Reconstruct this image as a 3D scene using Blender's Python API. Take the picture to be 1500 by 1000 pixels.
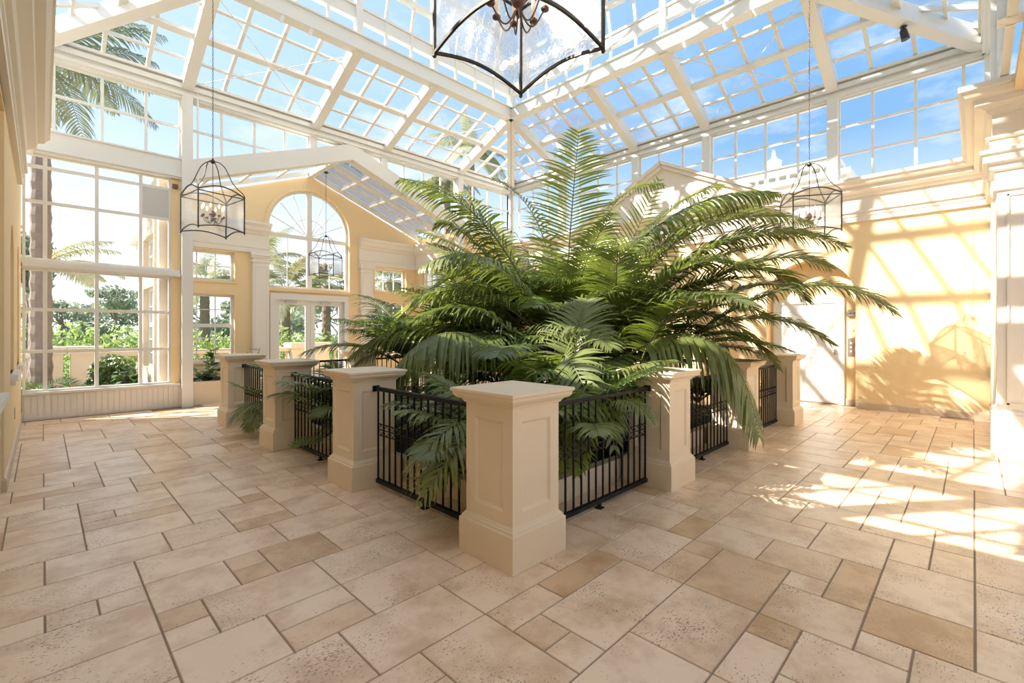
import bpy, math, random
from mathutils import Vector, Matrix
PI = math.pi
for o in list(bpy.data.objects): bpy.data.objects.remove(o)
SC = bpy.context.scene
COL = SC.collection

# ------------------------------------------------------------------ camera
F, Y0, PX = 681.8, 484.6, 752.0
YAW = math.radians(44.66)
CAM = Vector((-1.988, -1.970, 1.482))
FW = Vector((math.cos(YAW), math.sin(YAW), 0)); RT = Vector((math.sin(YAW), -math.cos(YAW), 0)); UP = Vector((0, 0, 1))
def at(x, y, d):
    return CAM + FW * d + RT * ((x - PX) / F * d) + UP * ((Y0 - y) / F * d)
cd = bpy.data.cameras.new('camera'); cam = bpy.data.objects.new('camera', cd); COL.objects.link(cam)
cd.sensor_width = 36; cd.lens = F / 1500 * 36
cd.shift_x = (750 - PX) / 1500; cd.shift_y = -(500 - Y0) / 1500
cd.clip_start = 0.05; cd.clip_end = 500
cam.location = CAM; cam.rotation_euler = (PI / 2, 0, YAW - PI / 2)
SC.camera = cam

# ------------------------------------------------------------------ light
SUN = Vector((2.2, -1.67, -2.19)).normalized()          # the way the light travels
w = bpy.data.worlds.new('sky'); SC.world = w; w.use_nodes = True
nt = w.node_tree; nt.nodes.clear()
N = nt.nodes.new; LK = nt.links.new
out = N('ShaderNodeOutputWorld'); bg = N('ShaderNodeBackground')
tc = N('ShaderNodeTexCoord'); sep = N('ShaderNodeSeparateXYZ'); LK(tc.outputs['Generated'], sep.inputs[0])
# towards the sun the sky is pale, away from it blue
dp = N('ShaderNodeVectorMath'); dp.operation = 'DOT_PRODUCT'; LK(tc.outputs['Generated'], dp.inputs[0])
sh = Vector((-SUN.x, -SUN.y, 0)).normalized(); dp.inputs[1].default_value = (sh.x, sh.y, 0.1)
mr = N('ShaderNodeMapRange'); LK(dp.outputs['Value'], mr.inputs[0]); mr.inputs[1].default_value = -0.55; mr.inputs[2].default_value = 0.55
blue = N('ShaderNodeMix'); blue.data_type = 'RGBA'; LK(mr.outputs[0], blue.inputs[0])
blue.inputs[6].default_value = (0.17, 0.33, 0.56, 1); blue.inputs[7].default_value = (0.42, 0.55, 0.72, 1)
el = N('ShaderNodeMapRange'); LK(sep.outputs['Z'], el.inputs[0]); el.inputs[1].default_value = 0.0; el.inputs[2].default_value = 0.34
hz = N('ShaderNodeMix'); hz.data_type = 'RGBA'; LK(el.outputs[0], hz.inputs[0]); hz.inputs[6].default_value = (0.86, 0.88, 0.90, 1); LK(blue.outputs[2], hz.inputs[7])
mp = N('ShaderNodeMapping'); LK(tc.outputs['Generated'], mp.inputs[0]); mp.inputs['Scale'].default_value = (1.2, 1.2, 3.5)
nz = N('ShaderNodeTexNoise'); nz.inputs['Scale'].default_value = 2.4; nz.inputs['Detail'].default_value = 9; nz.inputs['Roughness'].default_value = 0.62; LK(mp.outputs[0], nz.inputs['Vector'])
cr = N('ShaderNodeValToRGB'); cr.color_ramp.elements[0].position = 0.52; cr.color_ramp.elements[1].position = 0.80; LK(nz.outputs[0], cr.inputs[0])
cm = N('ShaderNodeMix'); cm.data_type = 'RGBA'; LK(cr.outputs[0], cm.inputs[0]); LK(hz.outputs[2], cm.inputs[6]); cm.inputs[7].default_value = (0.70, 0.71, 0.73, 1)
LK(cm.outputs[2], bg.inputs[0]); bg.inputs[1].default_value = 0.95
LK(bg.outputs[0], out.inputs[0])
sd = bpy.data.lights.new('sun', 'SUN'); so = bpy.data.objects.new('sun', sd); COL.objects.link(so)
sd.energy = 7.5; sd.color = (1.0, 0.93, 0.82); sd.angle = math.radians(0.55)
so.rotation_euler = SUN.to_track_quat('-Z', 'Y').to_euler(); so.location = (-10, 10, 14)
SC.view_settings.view_transform = 'Standard'; SC.view_settings.look = 'None'
SC.view_settings.gamma = 1; SC.view_settings.use_curve_mapping = False
SC.view_settings.exposure = 0.92

# ------------------------------------------------------------------ materials
def mat(name, col, rough=0.6, metal=0.0, noise=0.0, scale=8.0, bump=0.0, col2=None, spec=0.5):
    m = bpy.data.materials.new(name); m.use_nodes = True; t = m.node_tree; b = t.nodes['Principled BSDF']
    b.inputs['Roughness'].default_value = rough; b.inputs['Metallic'].default_value = metal
    b.inputs['Specular IOR Level'].default_value = spec
    c4 = (*col, 1)
    if noise or bump:
        g = t.nodes.new('ShaderNodeNewGeometry'); n = t.nodes.new('ShaderNodeTexNoise'); n.inputs['Scale'].default_value = scale; n.inputs['Detail'].default_value = 6
        t.links.new(g.outputs['Position'], n.inputs['Vector'])
        mx = t.nodes.new('ShaderNodeMix'); mx.data_type = 'RGBA'
        c2 = col2 or tuple(c * (1 - noise) for c in col)
        mx.inputs[6].default_value = c4; mx.inputs[7].default_value = (*c2, 1)
        t.links.new(n.outputs[0], mx.inputs[0]); t.links.new(mx.outputs[2], b.inputs['Base Color'])
        if bump:
            bp = t.nodes.new('ShaderNodeBump'); bp.inputs['Strength'].default_value = bump; bp.inputs['Distance'].default_value = 0.01
            t.links.new(n.outputs[0], bp.inputs['Height']); t.links.new(bp.outputs[0], b.inputs['Normal'])
    else: b.inputs['Base Color'].default_value = c4
    return m
M = {}
M['white'] = mat('white_painted_steel', (0.79, 0.77, 0.72), 0.35)
M['trim'] = mat('cream_plaster_trim', (0.84, 0.75, 0.63), 0.6, noise=0.06, scale=3)
M['pale'] = mat('pale_plaster', (0.87, 0.81, 0.72), 0.6, noise=0.05, scale=3)
M['stone'] = mat('cast_stone', (0.92, 0.75, 0.535), 0.62, noise=0.10, scale=5, bump=0.08)
M['yellow'] = mat('yellow_wall_paint', (0.90, 0.68, 0.39), 0.75, noise=0.05, scale=2)
M['base'] = mat('stone_baseboard', (0.72, 0.55, 0.40), 0.45, noise=0.2, scale=14)
M['iron'] = mat('black_iron', (0.010, 0.009, 0.010), 0.5, spec=0.25)
M['bronze'] = mat('bronze', (0.06, 0.045, 0.035), 0.45, metal=0.5)
M['rust'] = mat('brown_bronze', (0.16, 0.085, 0.06), 0.45, metal=0.4)
M['candle'] = mat('candle_sleeve', (0.85, 0.74, 0.6), 0.5)
M['blackp'] = mat('black_plastic', (0.02, 0.02, 0.025), 0.4)
M['steelp'] = mat('brushed_steel', (0.42, 0.37, 0.34), 0.35, metal=0.7)
M['grout'] = mat('grout', (0.40, 0.29, 0.20), 0.85, noise=0.3, scale=20)
M['soil'] = mat('soil', (0.035, 0.025, 0.018), 0.95, noise=0.6, scale=12, bump=0.6)
M['greyp'] = mat('grey_panel', (0.62, 0.60, 0.57), 0.7)
M['palegrey'] = mat('pale_grey_metal', (0.6, 0.6, 0.58), 0.5)
M['door'] = mat('white_door_paint', (0.85, 0.83, 0.80), 0.4)
M['bark'] = mat('bark', (0.30, 0.23, 0.19), 0.9, noise=0.5, scale=9, bump=0.8)
M['stem'] = mat('green_brown_stem', (0.20, 0.19, 0.08), 0.6, noise=0.4, scale=12)
M['grass'] = mat('lawn', (0.16, 0.26, 0.07), 0.95, noise=0.4, scale=1.5)
M['terr'] = mat('terrace_paving', (0.62, 0.52, 0.42), 0.8, noise=0.15, scale=3)
M['outw'] = mat('outdoor_white_stucco', (0.86, 0.82, 0.76), 0.8, noise=0.05)
M['outy'] = mat('outdoor_cream_stone', (0.74, 0.62, 0.47), 0.8, noise=0.1)
M['bulb'] = bpy.data.materials.new('warm_bulb'); M['bulb'].use_nodes = True
_b = M['bulb'].node_tree.nodes['Principled BSDF']; _b.inputs['Base Color'].default_value = (1, .85, .6, 1); _b.inputs['Emission Color'].default_value = (1, .72, .42, 1); _b.inputs['Emission Strength'].default_value = 9

def leafmat(name, a, b, trans=0.35, rough=0.38, ta=None):
    m = bpy.data.materials.new(name); m.use_nodes = True; t = m.node_tree; t.nodes.clear()
    o = t.nodes.new('ShaderNodeOutputMaterial'); oi = t.nodes.new('ShaderNodeObjectInfo'); g = t.nodes.new('ShaderNodeNewGeometry')
    n = t.nodes.new('ShaderNodeTexNoise'); n.inputs['Scale'].default_value = 3.5; t.links.new(g.outputs['Position'], n.inputs['Vector'])
    ad = t.nodes.new('ShaderNodeMath'); ad.operation = 'MULTIPLY_ADD'; t.links.new(n.outputs[0], ad.inputs[0]); ad.inputs[1].default_value = 0.8
    s = t.nodes.new('ShaderNodeMath'); s.operation = 'MULTIPLY_ADD'; t.links.new(oi.outputs['Random'], s.inputs[0]); s.inputs[1].default_value = 0.7; s.inputs[2].default_value = -0.25
    t.links.new(s.outputs[0], ad.inputs[2])
    mx = t.nodes.new('ShaderNodeMix'); mx.data_type = 'RGBA'; mx.inputs[6].default_value = (*a, 1); mx.inputs[7].default_value = (*b, 1); t.links.new(ad.outputs[0], mx.inputs[0])
    p = t.nodes.new('ShaderNodeBsdfPrincipled'); p.inputs['Roughness'].default_value = rough; t.links.new(mx.outputs[2], p.inputs['Base Color'])
    tr = t.nodes.new('ShaderNodeBsdfTranslucent'); hs = t.nodes.new('ShaderNodeMix'); hs.data_type = 'RGBA'; hs.blend_type = 'MIX'; hs.inputs[0].default_value = 0.6
    t.links.new(mx.outputs[2], hs.inputs[6]); hs.inputs[7].default_value = (*(ta or (0.50, 0.72, 0.06)), 1); t.links.new(hs.outputs[2], tr.inputs[0])
    ms = t.nodes.new('ShaderNodeMixShader'); ms.inputs[0].default_value = trans
    t.links.new(p.outputs[0], ms.inputs[1]); t.links.new(tr.outputs[0], ms.inputs[2]); t.links.new(ms.outputs[0], o.inputs[0])
    return m
M['leaf'] = leafmat('palm_leaf', (0.080, 0.115, 0.030), (0.250, 0.275, 0.095), 0.30, 0.33, (0.42, 0.52, 0.05))
M['leafy'] = leafmat('young_palm_leaf', (0.12, 0.20, 0.03), (0.26, 0.31, 0.06), 0.42, 0.36, (0.55, 0.62, 0.05))
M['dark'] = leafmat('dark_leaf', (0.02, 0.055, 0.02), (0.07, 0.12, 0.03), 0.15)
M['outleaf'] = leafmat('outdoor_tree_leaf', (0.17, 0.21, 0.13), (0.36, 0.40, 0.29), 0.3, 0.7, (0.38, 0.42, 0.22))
M['palmgreen'] = leafmat('garden_palm_green_leaf', (0.13, 0.17, 0.11), (0.27, 0.30, 0.20), 0.25, 0.6, (0.34, 0.38, 0.20))
M['hedge'] = leafmat('bright_hedge_leaf', (0.22, 0.34, 0.08), (0.44, 0.53, 0.22), 0.35, 0.6, (0.46, 0.58, 0.16))
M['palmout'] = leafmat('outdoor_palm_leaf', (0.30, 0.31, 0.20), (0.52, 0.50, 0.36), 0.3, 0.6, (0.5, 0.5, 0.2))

def glassmat(name, tint=(1, 1, 1), gloss=0.06, haze=0.0, bump=0.0, scale=60):
    m = bpy.data.materials.new(name); m.use_nodes = True; t = m.node_tree; t.nodes.clear()
    o = t.nodes.new('ShaderNodeOutputMaterial'); tr = t.nodes.new('ShaderNodeBsdfTransparent'); tr.inputs[0].default_value = (*tint, 1)
    gl = t.nodes.new('ShaderNodeBsdfGlossy'); gl.inputs['Roughness'].default_value = 0.02
    lw = t.nodes.new('ShaderNodeFresnel'); lw.inputs[0].default_value = 1.35
    g = t.nodes.new('ShaderNodeNewGeometry'); n = t.nodes.new('ShaderNodeTexNoise'); n.inputs['Scale'].default_value = scale; n.inputs['Detail'].default_value = 3
    t.links.new(g.outputs['Position'], n.inputs['Vector'])
    if bump:
        b = t.nodes.new('ShaderNodeBump'); b.inputs['Strength'].default_value = bump; b.inputs['Distance'].default_value = 0.01; t.links.new(n.outputs[0], b.inputs['Height']); t.links.new(b.outputs[0], gl.inputs['Normal'])
    sc = t.nodes.new('ShaderNodeMath'); sc.operation = 'MULTIPLY'; t.links.new(lw.outputs[0], sc.inputs[0]); sc.inputs[1].default_value = gloss
    m1 = t.nodes.new('ShaderNodeMixShader'); t.links.new(sc.outputs[0], m1.inputs[0]); t.links.new(tr.outputs[0], m1.inputs[1]); t.links.new(gl.outputs[0], m1.inputs[2])
    last = m1
    if haze:
        df = t.nodes.new('ShaderNodeBsdfDiffuse'); df.inputs[0].default_value = (.95, .97, 1, 1); tl = t.nodes.new('ShaderNodeBsdfTranslucent'); tl.inputs[0].default_value = (.95, .97, 1, 1)
        dd = t.nodes.new('ShaderNodeMixShader'); dd.inputs[0].default_value = 0.6; t.links.new(df.outputs[0], dd.inputs[1]); t.links.new(tl.outputs[0], dd.inputs[2])
        rp = t.nodes.new('ShaderNodeMapRange'); t.links.new(n.outputs[0], rp.inputs[0]); rp.inputs[1].default_value = 0.42; rp.inputs[2].default_value = 0.66; rp.inputs[3].default_value = haze * 0.45; rp.inputs[4].default_value = min(1, haze * 1.6)
        m2 = t.nodes.new('ShaderNodeMixShader'); t.links.new(rp.outputs[0], m2.inputs[0]); t.links.new(m1.outputs[0], m2.inputs[1]); t.links.new(dd.outputs[0], m2.inputs[2]); last = m2
    t.links.new(last.outputs[0], o.inputs[0])
    return m
M['glass'] = glassmat('window_glass', (0.95, 0.97, 0.98), 0.5)
M['roofglass'] = glassmat('roof_glass', (0.93, 0.96, 0.99), 0.3)
M['viewtint'] = glassmat('view_tinted_roof_glass', (0.50, 0.47, 0.46), 0.5)  # darker view beyond the right slope is put into the grey tint
M['seedy'] = glassmat('seedy_lantern_glass', (0.93, 0.95, 0.95), 0.8, haze=0.20, bump=0.5, scale=55)

t = M['seedy'].node_tree; o_ = [n for n in t.nodes if n.type == 'OUTPUT_MATERIAL'][0]; src = o_.inputs[0].links[0].from_socket
rf_ = t.nodes.new('ShaderNodeBsdfRefraction'); rf_.inputs['IOR'].default_value = 1.03; rf_.inputs['Roughness'].default_value = 0.08; rf_.inputs['Color'].default_value = (0.95, 0.96, 0.96, 1)
bm = [n for n in t.nodes if n.type == 'BUMP'][0]; t.links.new(bm.outputs[0], rf_.inputs['Normal'])
mm_ = t.nodes.new('ShaderNodeMixShader'); mm_.inputs[0].default_value = 0.5; t.links.new(src, mm_.inputs[1]); t.links.new(rf_.outputs[0], mm_.inputs[2]); t.links.new(mm_.outputs[0], o_.inputs[0])
# travertine: per-tile tone from a colour attribute, veins, pits
m = bpy.data.materials.new('travertine_tile'); m.use_nodes = True; t = m.node_tree; b = t.nodes['Principled BSDF']; M['tile'] = m
at_ = t.nodes.new('ShaderNodeAttribute'); at_.attribute_name = 'tone'
g = t.nodes.new('ShaderNodeNewGeometry')
add = t.nodes.new('ShaderNodeVectorMath'); add.operation = 'MULTIPLY_ADD'; t.links.new(at_.outputs['Color'], add.inputs[0]); add.inputs[1].default_value = (9, 7, 5); t.links.new(g.outputs['Position'], add.inputs[2])
n1 = t.nodes.new('ShaderNodeTexNoise'); n1.inputs['Scale'].default_value = 3.2; n1.inputs['Detail'].default_value = 8; n1.inputs['Roughness'].default_value = 0.65; t.links.new(add.outputs[0], n1.inputs['Vector'])
r1 = t.nodes.new('ShaderNodeValToRGB'); e = r1.color_ramp.elements
e[0].position = 0.33; e[0].position = 0.36; e[0].color = (0.74, 0.53, 0.36, 1); e[1].position = 0.56; e[1].color = (0.96, 0.77, 0.59, 1); t.links.new(n1.outputs[0], r1.inputs[0])
sx = t.nodes.new('ShaderNodeSeparateXYZ'); t.links.new(at_.outputs['Color'], sx.inputs[0])
tn = t.nodes.new('ShaderNodeValToRGB'); tn.color_ramp.elements[0].color = (0.80, 0.67, 0.51, 1); tn.color_ramp.elements[1].color = (1.02, 0.98, 0.94, 1); tn.color_ramp.elements[1].position = 0.30; t.links.new(sx.outputs['X'], tn.inputs[0])
mu = t.nodes.new('ShaderNodeMix'); mu.data_type = 'RGBA'; mu.blend_type = 'MULTIPLY'; mu.inputs[0].default_value = 1; t.links.new(r1.outputs[0], mu.inputs[6]); t.links.new(tn.outputs[0], mu.inputs[7])
mp2 = t.nodes.new('ShaderNodeMapping'); mp2.inputs['Scale'].default_value = (42, 72, 42); t.links.new(add.outputs[0], mp2.inputs[0])
n2 = t.nodes.new('ShaderNodeTexNoise'); n2.inputs['Scale'].default_value = 1.6; n2.inputs['Detail'].default_value = 4; t.links.new(mp2.outputs[0], n2.inputs['Vector'])
n3 = t.nodes.new('ShaderNodeTexNoise'); n3.inputs['Scale'].default_value = 2.6; t.links.new(add.outputs[0], n3.inputs['Vector'])
sm = t.nodes.new('ShaderNodeMath'); sm.operation = 'MULTIPLY_ADD'; t.links.new(n3.outputs[0], sm.inputs[0]); sm.inputs[1].default_value = 0.45; t.links.new(n2.outputs[0], sm.inputs[2])
pr = t.nodes.new('ShaderNodeMapRange'); t.links.new(sm.outputs[0], pr.inputs[0]); pr.inputs[1].default_value = 0.86; pr.inputs[2].default_value = 0.93
mu2 = t.nodes.new('ShaderNodeMix'); mu2.data_type = 'RGBA'; t.links.new(pr.outputs[0], mu2.inputs[0]); t.links.new(mu.outputs[2], mu2.inputs[6]); mu2.inputs[7].default_value = (0.42, 0.29, 0.19, 1)
t.links.new(mu2.outputs[2], b.inputs['Base Color'])
b.inputs['Roughness'].default_value = 0.32
bp_ = t.nodes.new('ShaderNodeBump'); bp_.invert = True; bp_.inputs['Strength'].default_value = 0.25; bp_.inputs['Distance'].default_value = 0.004; t.links.new(pr.outputs[0], bp_.inputs['Height']); t.links.new(bp_.outputs[0], b.inputs['Normal'])

# ------------------------------------------------------------------ helpers
def V(*a): return Vector(a)
class MB:
    def __init__(s): s.v = []; s.f = []
    def quad(s, *p):
        n = len(s.v); s.v += [tuple(q) for q in p]; s.f.append(tuple(range(n, n + len(p)))); return s
    def hexa(s, p):                                        # 8 points: 4 bottom, 4 top
        n = len(s.v); s.v += [tuple(q) for q in p]
        for f in ((3, 2, 1, 0), (4, 5, 6, 7), (0, 1, 5, 4), (1, 2, 6, 5), (2, 3, 7, 6), (3, 0, 4, 7)): s.f.append(tuple(n + i for i in f))
        return s
    def box(s, x0, x1, y0, y1, z0, z1):
        return s.hexa([(x0, y0, z0), (x1, y0, z0), (x1, y1, z0), (x0, y1, z0), (x0, y0, z1), (x1, y0, z1), (x1, y1, z1), (x0, y1, z1)])
    def bar(s, p, q, w, h, up=(0, 0, 1)):
        p = Vector(p); q = Vector(q); d = (q - p).normalized(); u = Vector(up)
        r = d.cross(u)
        if r.length < 1e-4: r = d.cross(Vector((1, 0, 0)))
        r.normalize(); u = r.cross(d); r *= w / 2; u = u * (h / 2)
        return s.hexa([p - r - u, p + r - u, q + r - u, q - r - u, p - r + u, p + r + u, q + r + u, q - r + u])
    def poly(s, pts, w, h, up=(0, 0, 1)):
        for a, c in zip(pts, pts[1:]): s.bar(a, c, w, h, up)
        return s
    def tube(s, pts, r, n=6, cap=True):
        pts = [Vector(p) for p in pts]; rs = r if isinstance(r, (list, tuple)) else [r] * len(pts); base = len(s.v)
        ref = None
        for i, p in enumerate(pts):
            d = (pts[min(i + 1, len(pts) - 1)] - pts[max(i - 1, 0)]).normalized()
            if ref is None: ref = d.orthogonal().normalized()
            a = (ref - d * ref.dot(d)).normalized(); ref = a; c = d.cross(a)
            for k in range(n):
                th = 2 * PI * k / n; s.v.append(tuple(p + (a * math.cos(th) + c * math.sin(th)) * rs[i]))
        for i in range(len(pts) - 1):
            for k in range(n):
                a0 = base + i * n + k; a1 = base + i * n + (k + 1) % n; s.f.append((a0, a1, a1 + n, a0 + n))
        if cap: s.f.append(tuple(base + k for k in reversed(range(n)))); s.f.append(tuple(base + (len(pts) - 1) * n + k for k in range(n)))
        return s
    def lathe(s, prof, c=(0, 0, 0), n=12):                # prof (r, z)
        base = len(s.v)
        for r, z in prof:
            for k in range(n): s.v.append((c[0] + r * math.cos(2 * PI * k / n), c[1] + r * math.sin(2 * PI * k / n), c[2] + z))
        for i in range(len(prof) - 1):
            for k in range(n):
                a0 = base + i * n + k; a1 = base + i * n + (k + 1) % n; s.f.append((a0, a1, a1 + n, a0 + n))
        s.f.append(tuple(base + k for k in reversed(range(n)))); s.f.append(tuple(base + (len(prof) - 1) * n + k for k in range(n)))
        return s
    def square(s, prof, c=(0, 0)):                         # stacked square sections (half width, z)
        base = len(s.v)
        for h, z in prof:
            for a, b2 in ((-1, -1), (1, -1), (1, 1), (-1, 1)): s.v.append((c[0] + a * h, c[1] + b2 * h, z))
        for i in range(len(prof) - 1):
            for k in range(4):
                a0 = base + i * 4 + k; a1 = base + i * 4 + (k + 1) % 4; s.f.append((a0, a1, a1 + 4, a0 + 4))
        s.f.append((base + 3, base + 2, base + 1, base)); e = base + (len(prof) - 1) * 4; s.f.append((e, e + 1, e + 2, e + 3))
        return s
    def extrude(s, prof, path):                            # prof (out, z) closed polygon; out = to the left of the path
        P = [Vector(p) for p in path]; rings = []
        for i, p in enumerate(P):
            ds = []
            if i > 0: ds.append((P[i] - P[i - 1]).normalized())
            if i < len(P) - 1: ds.append((P[i + 1] - P[i]).normalized())
            ns = [Vector((-d.y, d.x)) for d in ds]
            if len(ns) == 1: n = ns[0]
            else:
                n = (ns[0] + ns[1]).normalized(); n = n / max(0.2, n.dot(ns[0]))
            rings.append([(p.x + n.x * o_, p.y + n.y * o_, z) for o_, z in prof])
        base = len(s.v); k = len(prof)
        for r in rings: s.v += r
        for i in range(len(P) - 1):
            for j in range(k):
                a0 = base + i * k + j; a1 = base + i * k + (j + 1) % k; s.f.append((a0, a1, a1 + k, a0 + k))
        s.f.append(tuple(base + j for j in range(k))); s.f.append(tuple(base + (len(P) - 1) * k + j for j in reversed(range(k))))
        return s
    def build(s, name, material, parent=None, smooth=False, bevel=0):
        me = bpy.data.meshes.new(name); me.from_pydata(s.v, [], s.f); me.update()
        for mm in (material if isinstance(material, (list, tuple)) else [material]): me.materials.append(mm)
        if smooth:
            for p in me.polygons: p.use_smooth = True
        o = bpy.data.objects.new(name, me); COL.objects.link(o)
        if bevel:
            bv = o.modifiers.new('bevel', 'BEVEL'); bv.width = bevel; bv.segments = 2; bv.limit_method = 'ANGLE'
        if parent:
            o.parent = parent; o.matrix_parent_inverse = Matrix.Translation(-parent.location)
        return o
def tag(o, label=None, cat=None, group=None, kind=None):
    for k, v in (('label', label), ('category', cat), ('group', group), ('kind', kind)):
        if v: o[k] = v
    return o
def thing(name, label, cat, loc=(0, 0, 0), group=None, kind=None):
    o = bpy.data.objects.new(name, None); COL.objects.link(o); o.location = loc; o.empty_display_size = 0.2
    return tag(o, label, cat, group, kind)
def struct(name, label=None): return thing(name, label, name.split('_')[0], kind='structure')
def copy_tree(o, parent=None):
    c = o.copy(); COL.objects.link(c)
    if parent: c.parent = parent
    for ch in list(o.children): copy_tree(ch, c)
    return c
def kids(o):
    return [c for c in bpy.data.objects if c.parent == o]

# ------------------------------------------------------------------ floor
E0, E1, RG = -2.22, 9.05, 6.80
random.seed(4)
U = 0.203
fx0, fy0, nx, ny = -3.4, -3.6, 66, 76
occ = [[False] * ny for _ in range(nx)]
tiles = MB(); tones = []
g_ = 0.0035
sizes = [(3, 2)] * 5 + [(2, 2)] * 3 + [(2, 1)] * 3 + [(3, 1)] * 1 + [(2, 3)] * 1 + [(1, 1)] * 1 + [(4, 2)] * 1
for j in range(ny):
    for i in range(nx):
        if occ[i][j]: continue
        opts = sizes[:]; random.shuffle(opts)
        for a, c in opts + [(1, 1)]:
            if i + a > nx or j + c > ny: continue
            if any(occ[i + p][j + q] for p in range(a) for q in range(c)): continue
            break
        for p in range(a):
            for q in range(c): occ[i + p][j + q] = True
        x0 = fx0 + i * U + g_; x1 = fx0 + (i + a) * U - g_; y0 = fy0 + j * U + g_; y1 = fy0 + (j + c) * U - g_
        if y1 > E1 and (x0 < 0 or x1 > 7.0): continue
        if x1 < -3.0 or y1 < -3.2 or x1 > 9.4: continue
        if x0 > 0.62 and x1 < 6.0 and y0 > 0.62 and y1 < 6.0: continue
        c2 = 0.006
        n = len(tiles.v)
        tiles.v += [(x0, y0, -0.006), (x1, y0, -0.006), (x1, y1, -0.006), (x0, y1, -0.006), (x0 + 0.003, y0 + 0.003, 0), (x1 - 0.003, y0 + 0.003, 0), (x1 - 0.003, y1 - 0.003, 0), (x0 + 0.003, y1 - 0.003, 0)]
        fs = [(4, 5, 6, 7), (0, 1, 5, 4), (1, 2, 6, 5), (2, 3, 7, 6), (3, 0, 4, 7)]
        tiles.f += [tuple(n + k for k in f) for f in fs]
        tones += [(random.random(), random.random(), random.random(), 1.0)] * 5
fl = tiles.build('floor', M['tile']); tag(fl, 'cream travertine floor laid in a random rectangular pattern', 'floor', kind='structure')
ca = fl.data.color_attributes.new('tone', 'FLOAT_COLOR', 'CORNER')
for p in fl.data.polygons:
    for li in p.loop_indices: ca.data[li].color = tones[p.index]
MB().box(-3.1, 9.5, -3.3, 11.7, -0.12, -0.005).build('grout_bed', M['grout'], fl)

# ------------------------------------------------------------------ walls
def strips(mb, axis, d0, d1, u0, u1, zb, zt, holes, nseg=1, extra=()):
    """wall between depths d0,d1 across u0..u1; holes = (ua, ub, zlo(u), zhi(u))"""
    us = {u0, u1, *extra}
    for h in holes:
        us |= {h[0], h[1]}
        if len(h) > 4:
            for k in range(h[4] + 1): us.add(h[0] + (h[1] - h[0]) * (0.5 - 0.5 * math.cos(PI * k / h[4])))
    us = sorted(u for u in us if u0 - 1e-6 <= u <= u1 + 1e-6)
    def pt(u, d, z): return (u, d, z) if axis == 'Y' else (d, u, z)
    fb = zb if callable(zb) else (lambda u: zb); ft = zt if callable(zt) else (lambda u: zt)
    for a, c in zip(us, us[1:]):
        if c - a < 1e-5: continue
        mid = (a + c) / 2; cur = fb; segs = []
        for h in sorted([h for h in holes if h[0] < mid < h[1]], key=lambda h: h[2](mid)):
            segs.append((cur, h[2])); cur = h[3]
        segs.append((cur, ft))
        for lo, hi in segs:
            if hi(mid) - lo(mid) < 1e-4: continue
            mb.hexa([pt(a, d0, lo(a)), pt(c, d0, lo(c)), pt(c, d1, lo(c)), pt(a, d1, lo(a)), pt(a, d0, hi(a)), pt(c, d0, hi(c)), pt(c, d1, hi(c)), pt(a, d1, hi(a))])
K = lambda z: (lambda u: z)
def rect(u0, u1, z0, z1): return (u0, u1, K(z0), K(z1))
def arch(uc, r, z0, zs): return (uc - r, uc + r, K(z0), lambda u: zs + math.sqrt(max(0, r * r - (u - uc) ** 2)), 24)

# right wall with an arched niche
ws = MB(); NC, NR = 0.42, 0.78
strips(ws, 'X', 9.0, 9.3, E0, E1 + .2, 0, 4.33, [arch(NC, NR, 0, 2.13)])
wr = ws.build('wall_right', M['yellow']); tag(wr, 'yellow wall with a shallow arched niche, striped with sunlight', 'wall', kind='structure')
MB().box(9.3, 9.45, E0, E1 + .2, 0, 4.33).build('niche_back', M['yellow'], wr)
# near right pier and recess behind the camera's right
wp = MB(); wp.box(5.95, 9.3, -3.4, -2.17, 0, 4.0)
tag(wp.build('wall_near_right', M['pale']), 'pale wall pier with capital at the right edge of the hall', 'wall', kind='structure')
wb = MB(); strips(wb, 'Y', -3.5, -3.3, -3.3, 5.95, 0, 4.35, [rect(-2.6, -.1, .4, 3.9), rect(.3, 2.8, .4, 3.9), rect(3.2, 5.7, .4, 3.9)]); wb.box(-3.3, 5.95, -3.4, -2.3, 4.2, 4.35)  # openings for unseen windows added to light the foreground
tag(wb.build('wall_behind_right', M['yellow']), 'yellow wall of the side recess behind the viewer', 'wall', kind='structure')
# near left wall with arched openings
wl = MB(); LX = -2.235
strips(wl, 'X', LX - .3, LX, 4.37, E1 + .1, 0, 4.33, [arch(6.0, .42, 1.0, 2.3), arch(7.9, .42, 1.0, 2.3)])
wl.box(LX - .3, LX, -3.5, 4.37, 3.55, 4.33)
wlo = wl.build('wall_left', M['yellow']); tag(wlo, 'yellow wall with narrow arched niches along the left edge', 'wall', kind='structure')
wl = MB(); wl.box(-3.3, -3.1, -3.5, 4.4, 0, 4.35); wl.box(-3.2, LX, -3.5, 4.4, 3.5, 3.6); wl.box(-3.2, LX - .25, -3.5, 4.4, 4.2, 4.34); wl.box(-2.62, -2.52, 5.4, 8.5, .9, 2.9); wl.box(-3.3, LX - .02, 4.38, 4.5, 0, 4.34); wl.box(-3.3, LX, -3.6, -3.5, 0, 4.34)  # niche back plus unseen side-room shell, added to keep the sun out
wl.build('niche_back', M['yellow'], wlo)
MB().box(LX - .1, LX + .06, 5.5, 6.5, .93, 1.0).box(LX - .1, LX + .04, 5.52, 6.48, .88, .93).build('ledge', M['pale'], wlo)
MB().box(LX - .1, LX + .06, 7.4, 8.4, .93, 1.0).box(LX - .1, LX + .04, 7.42, 8.38, .88, .93).build('ledge', M['pale'], wlo)

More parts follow.
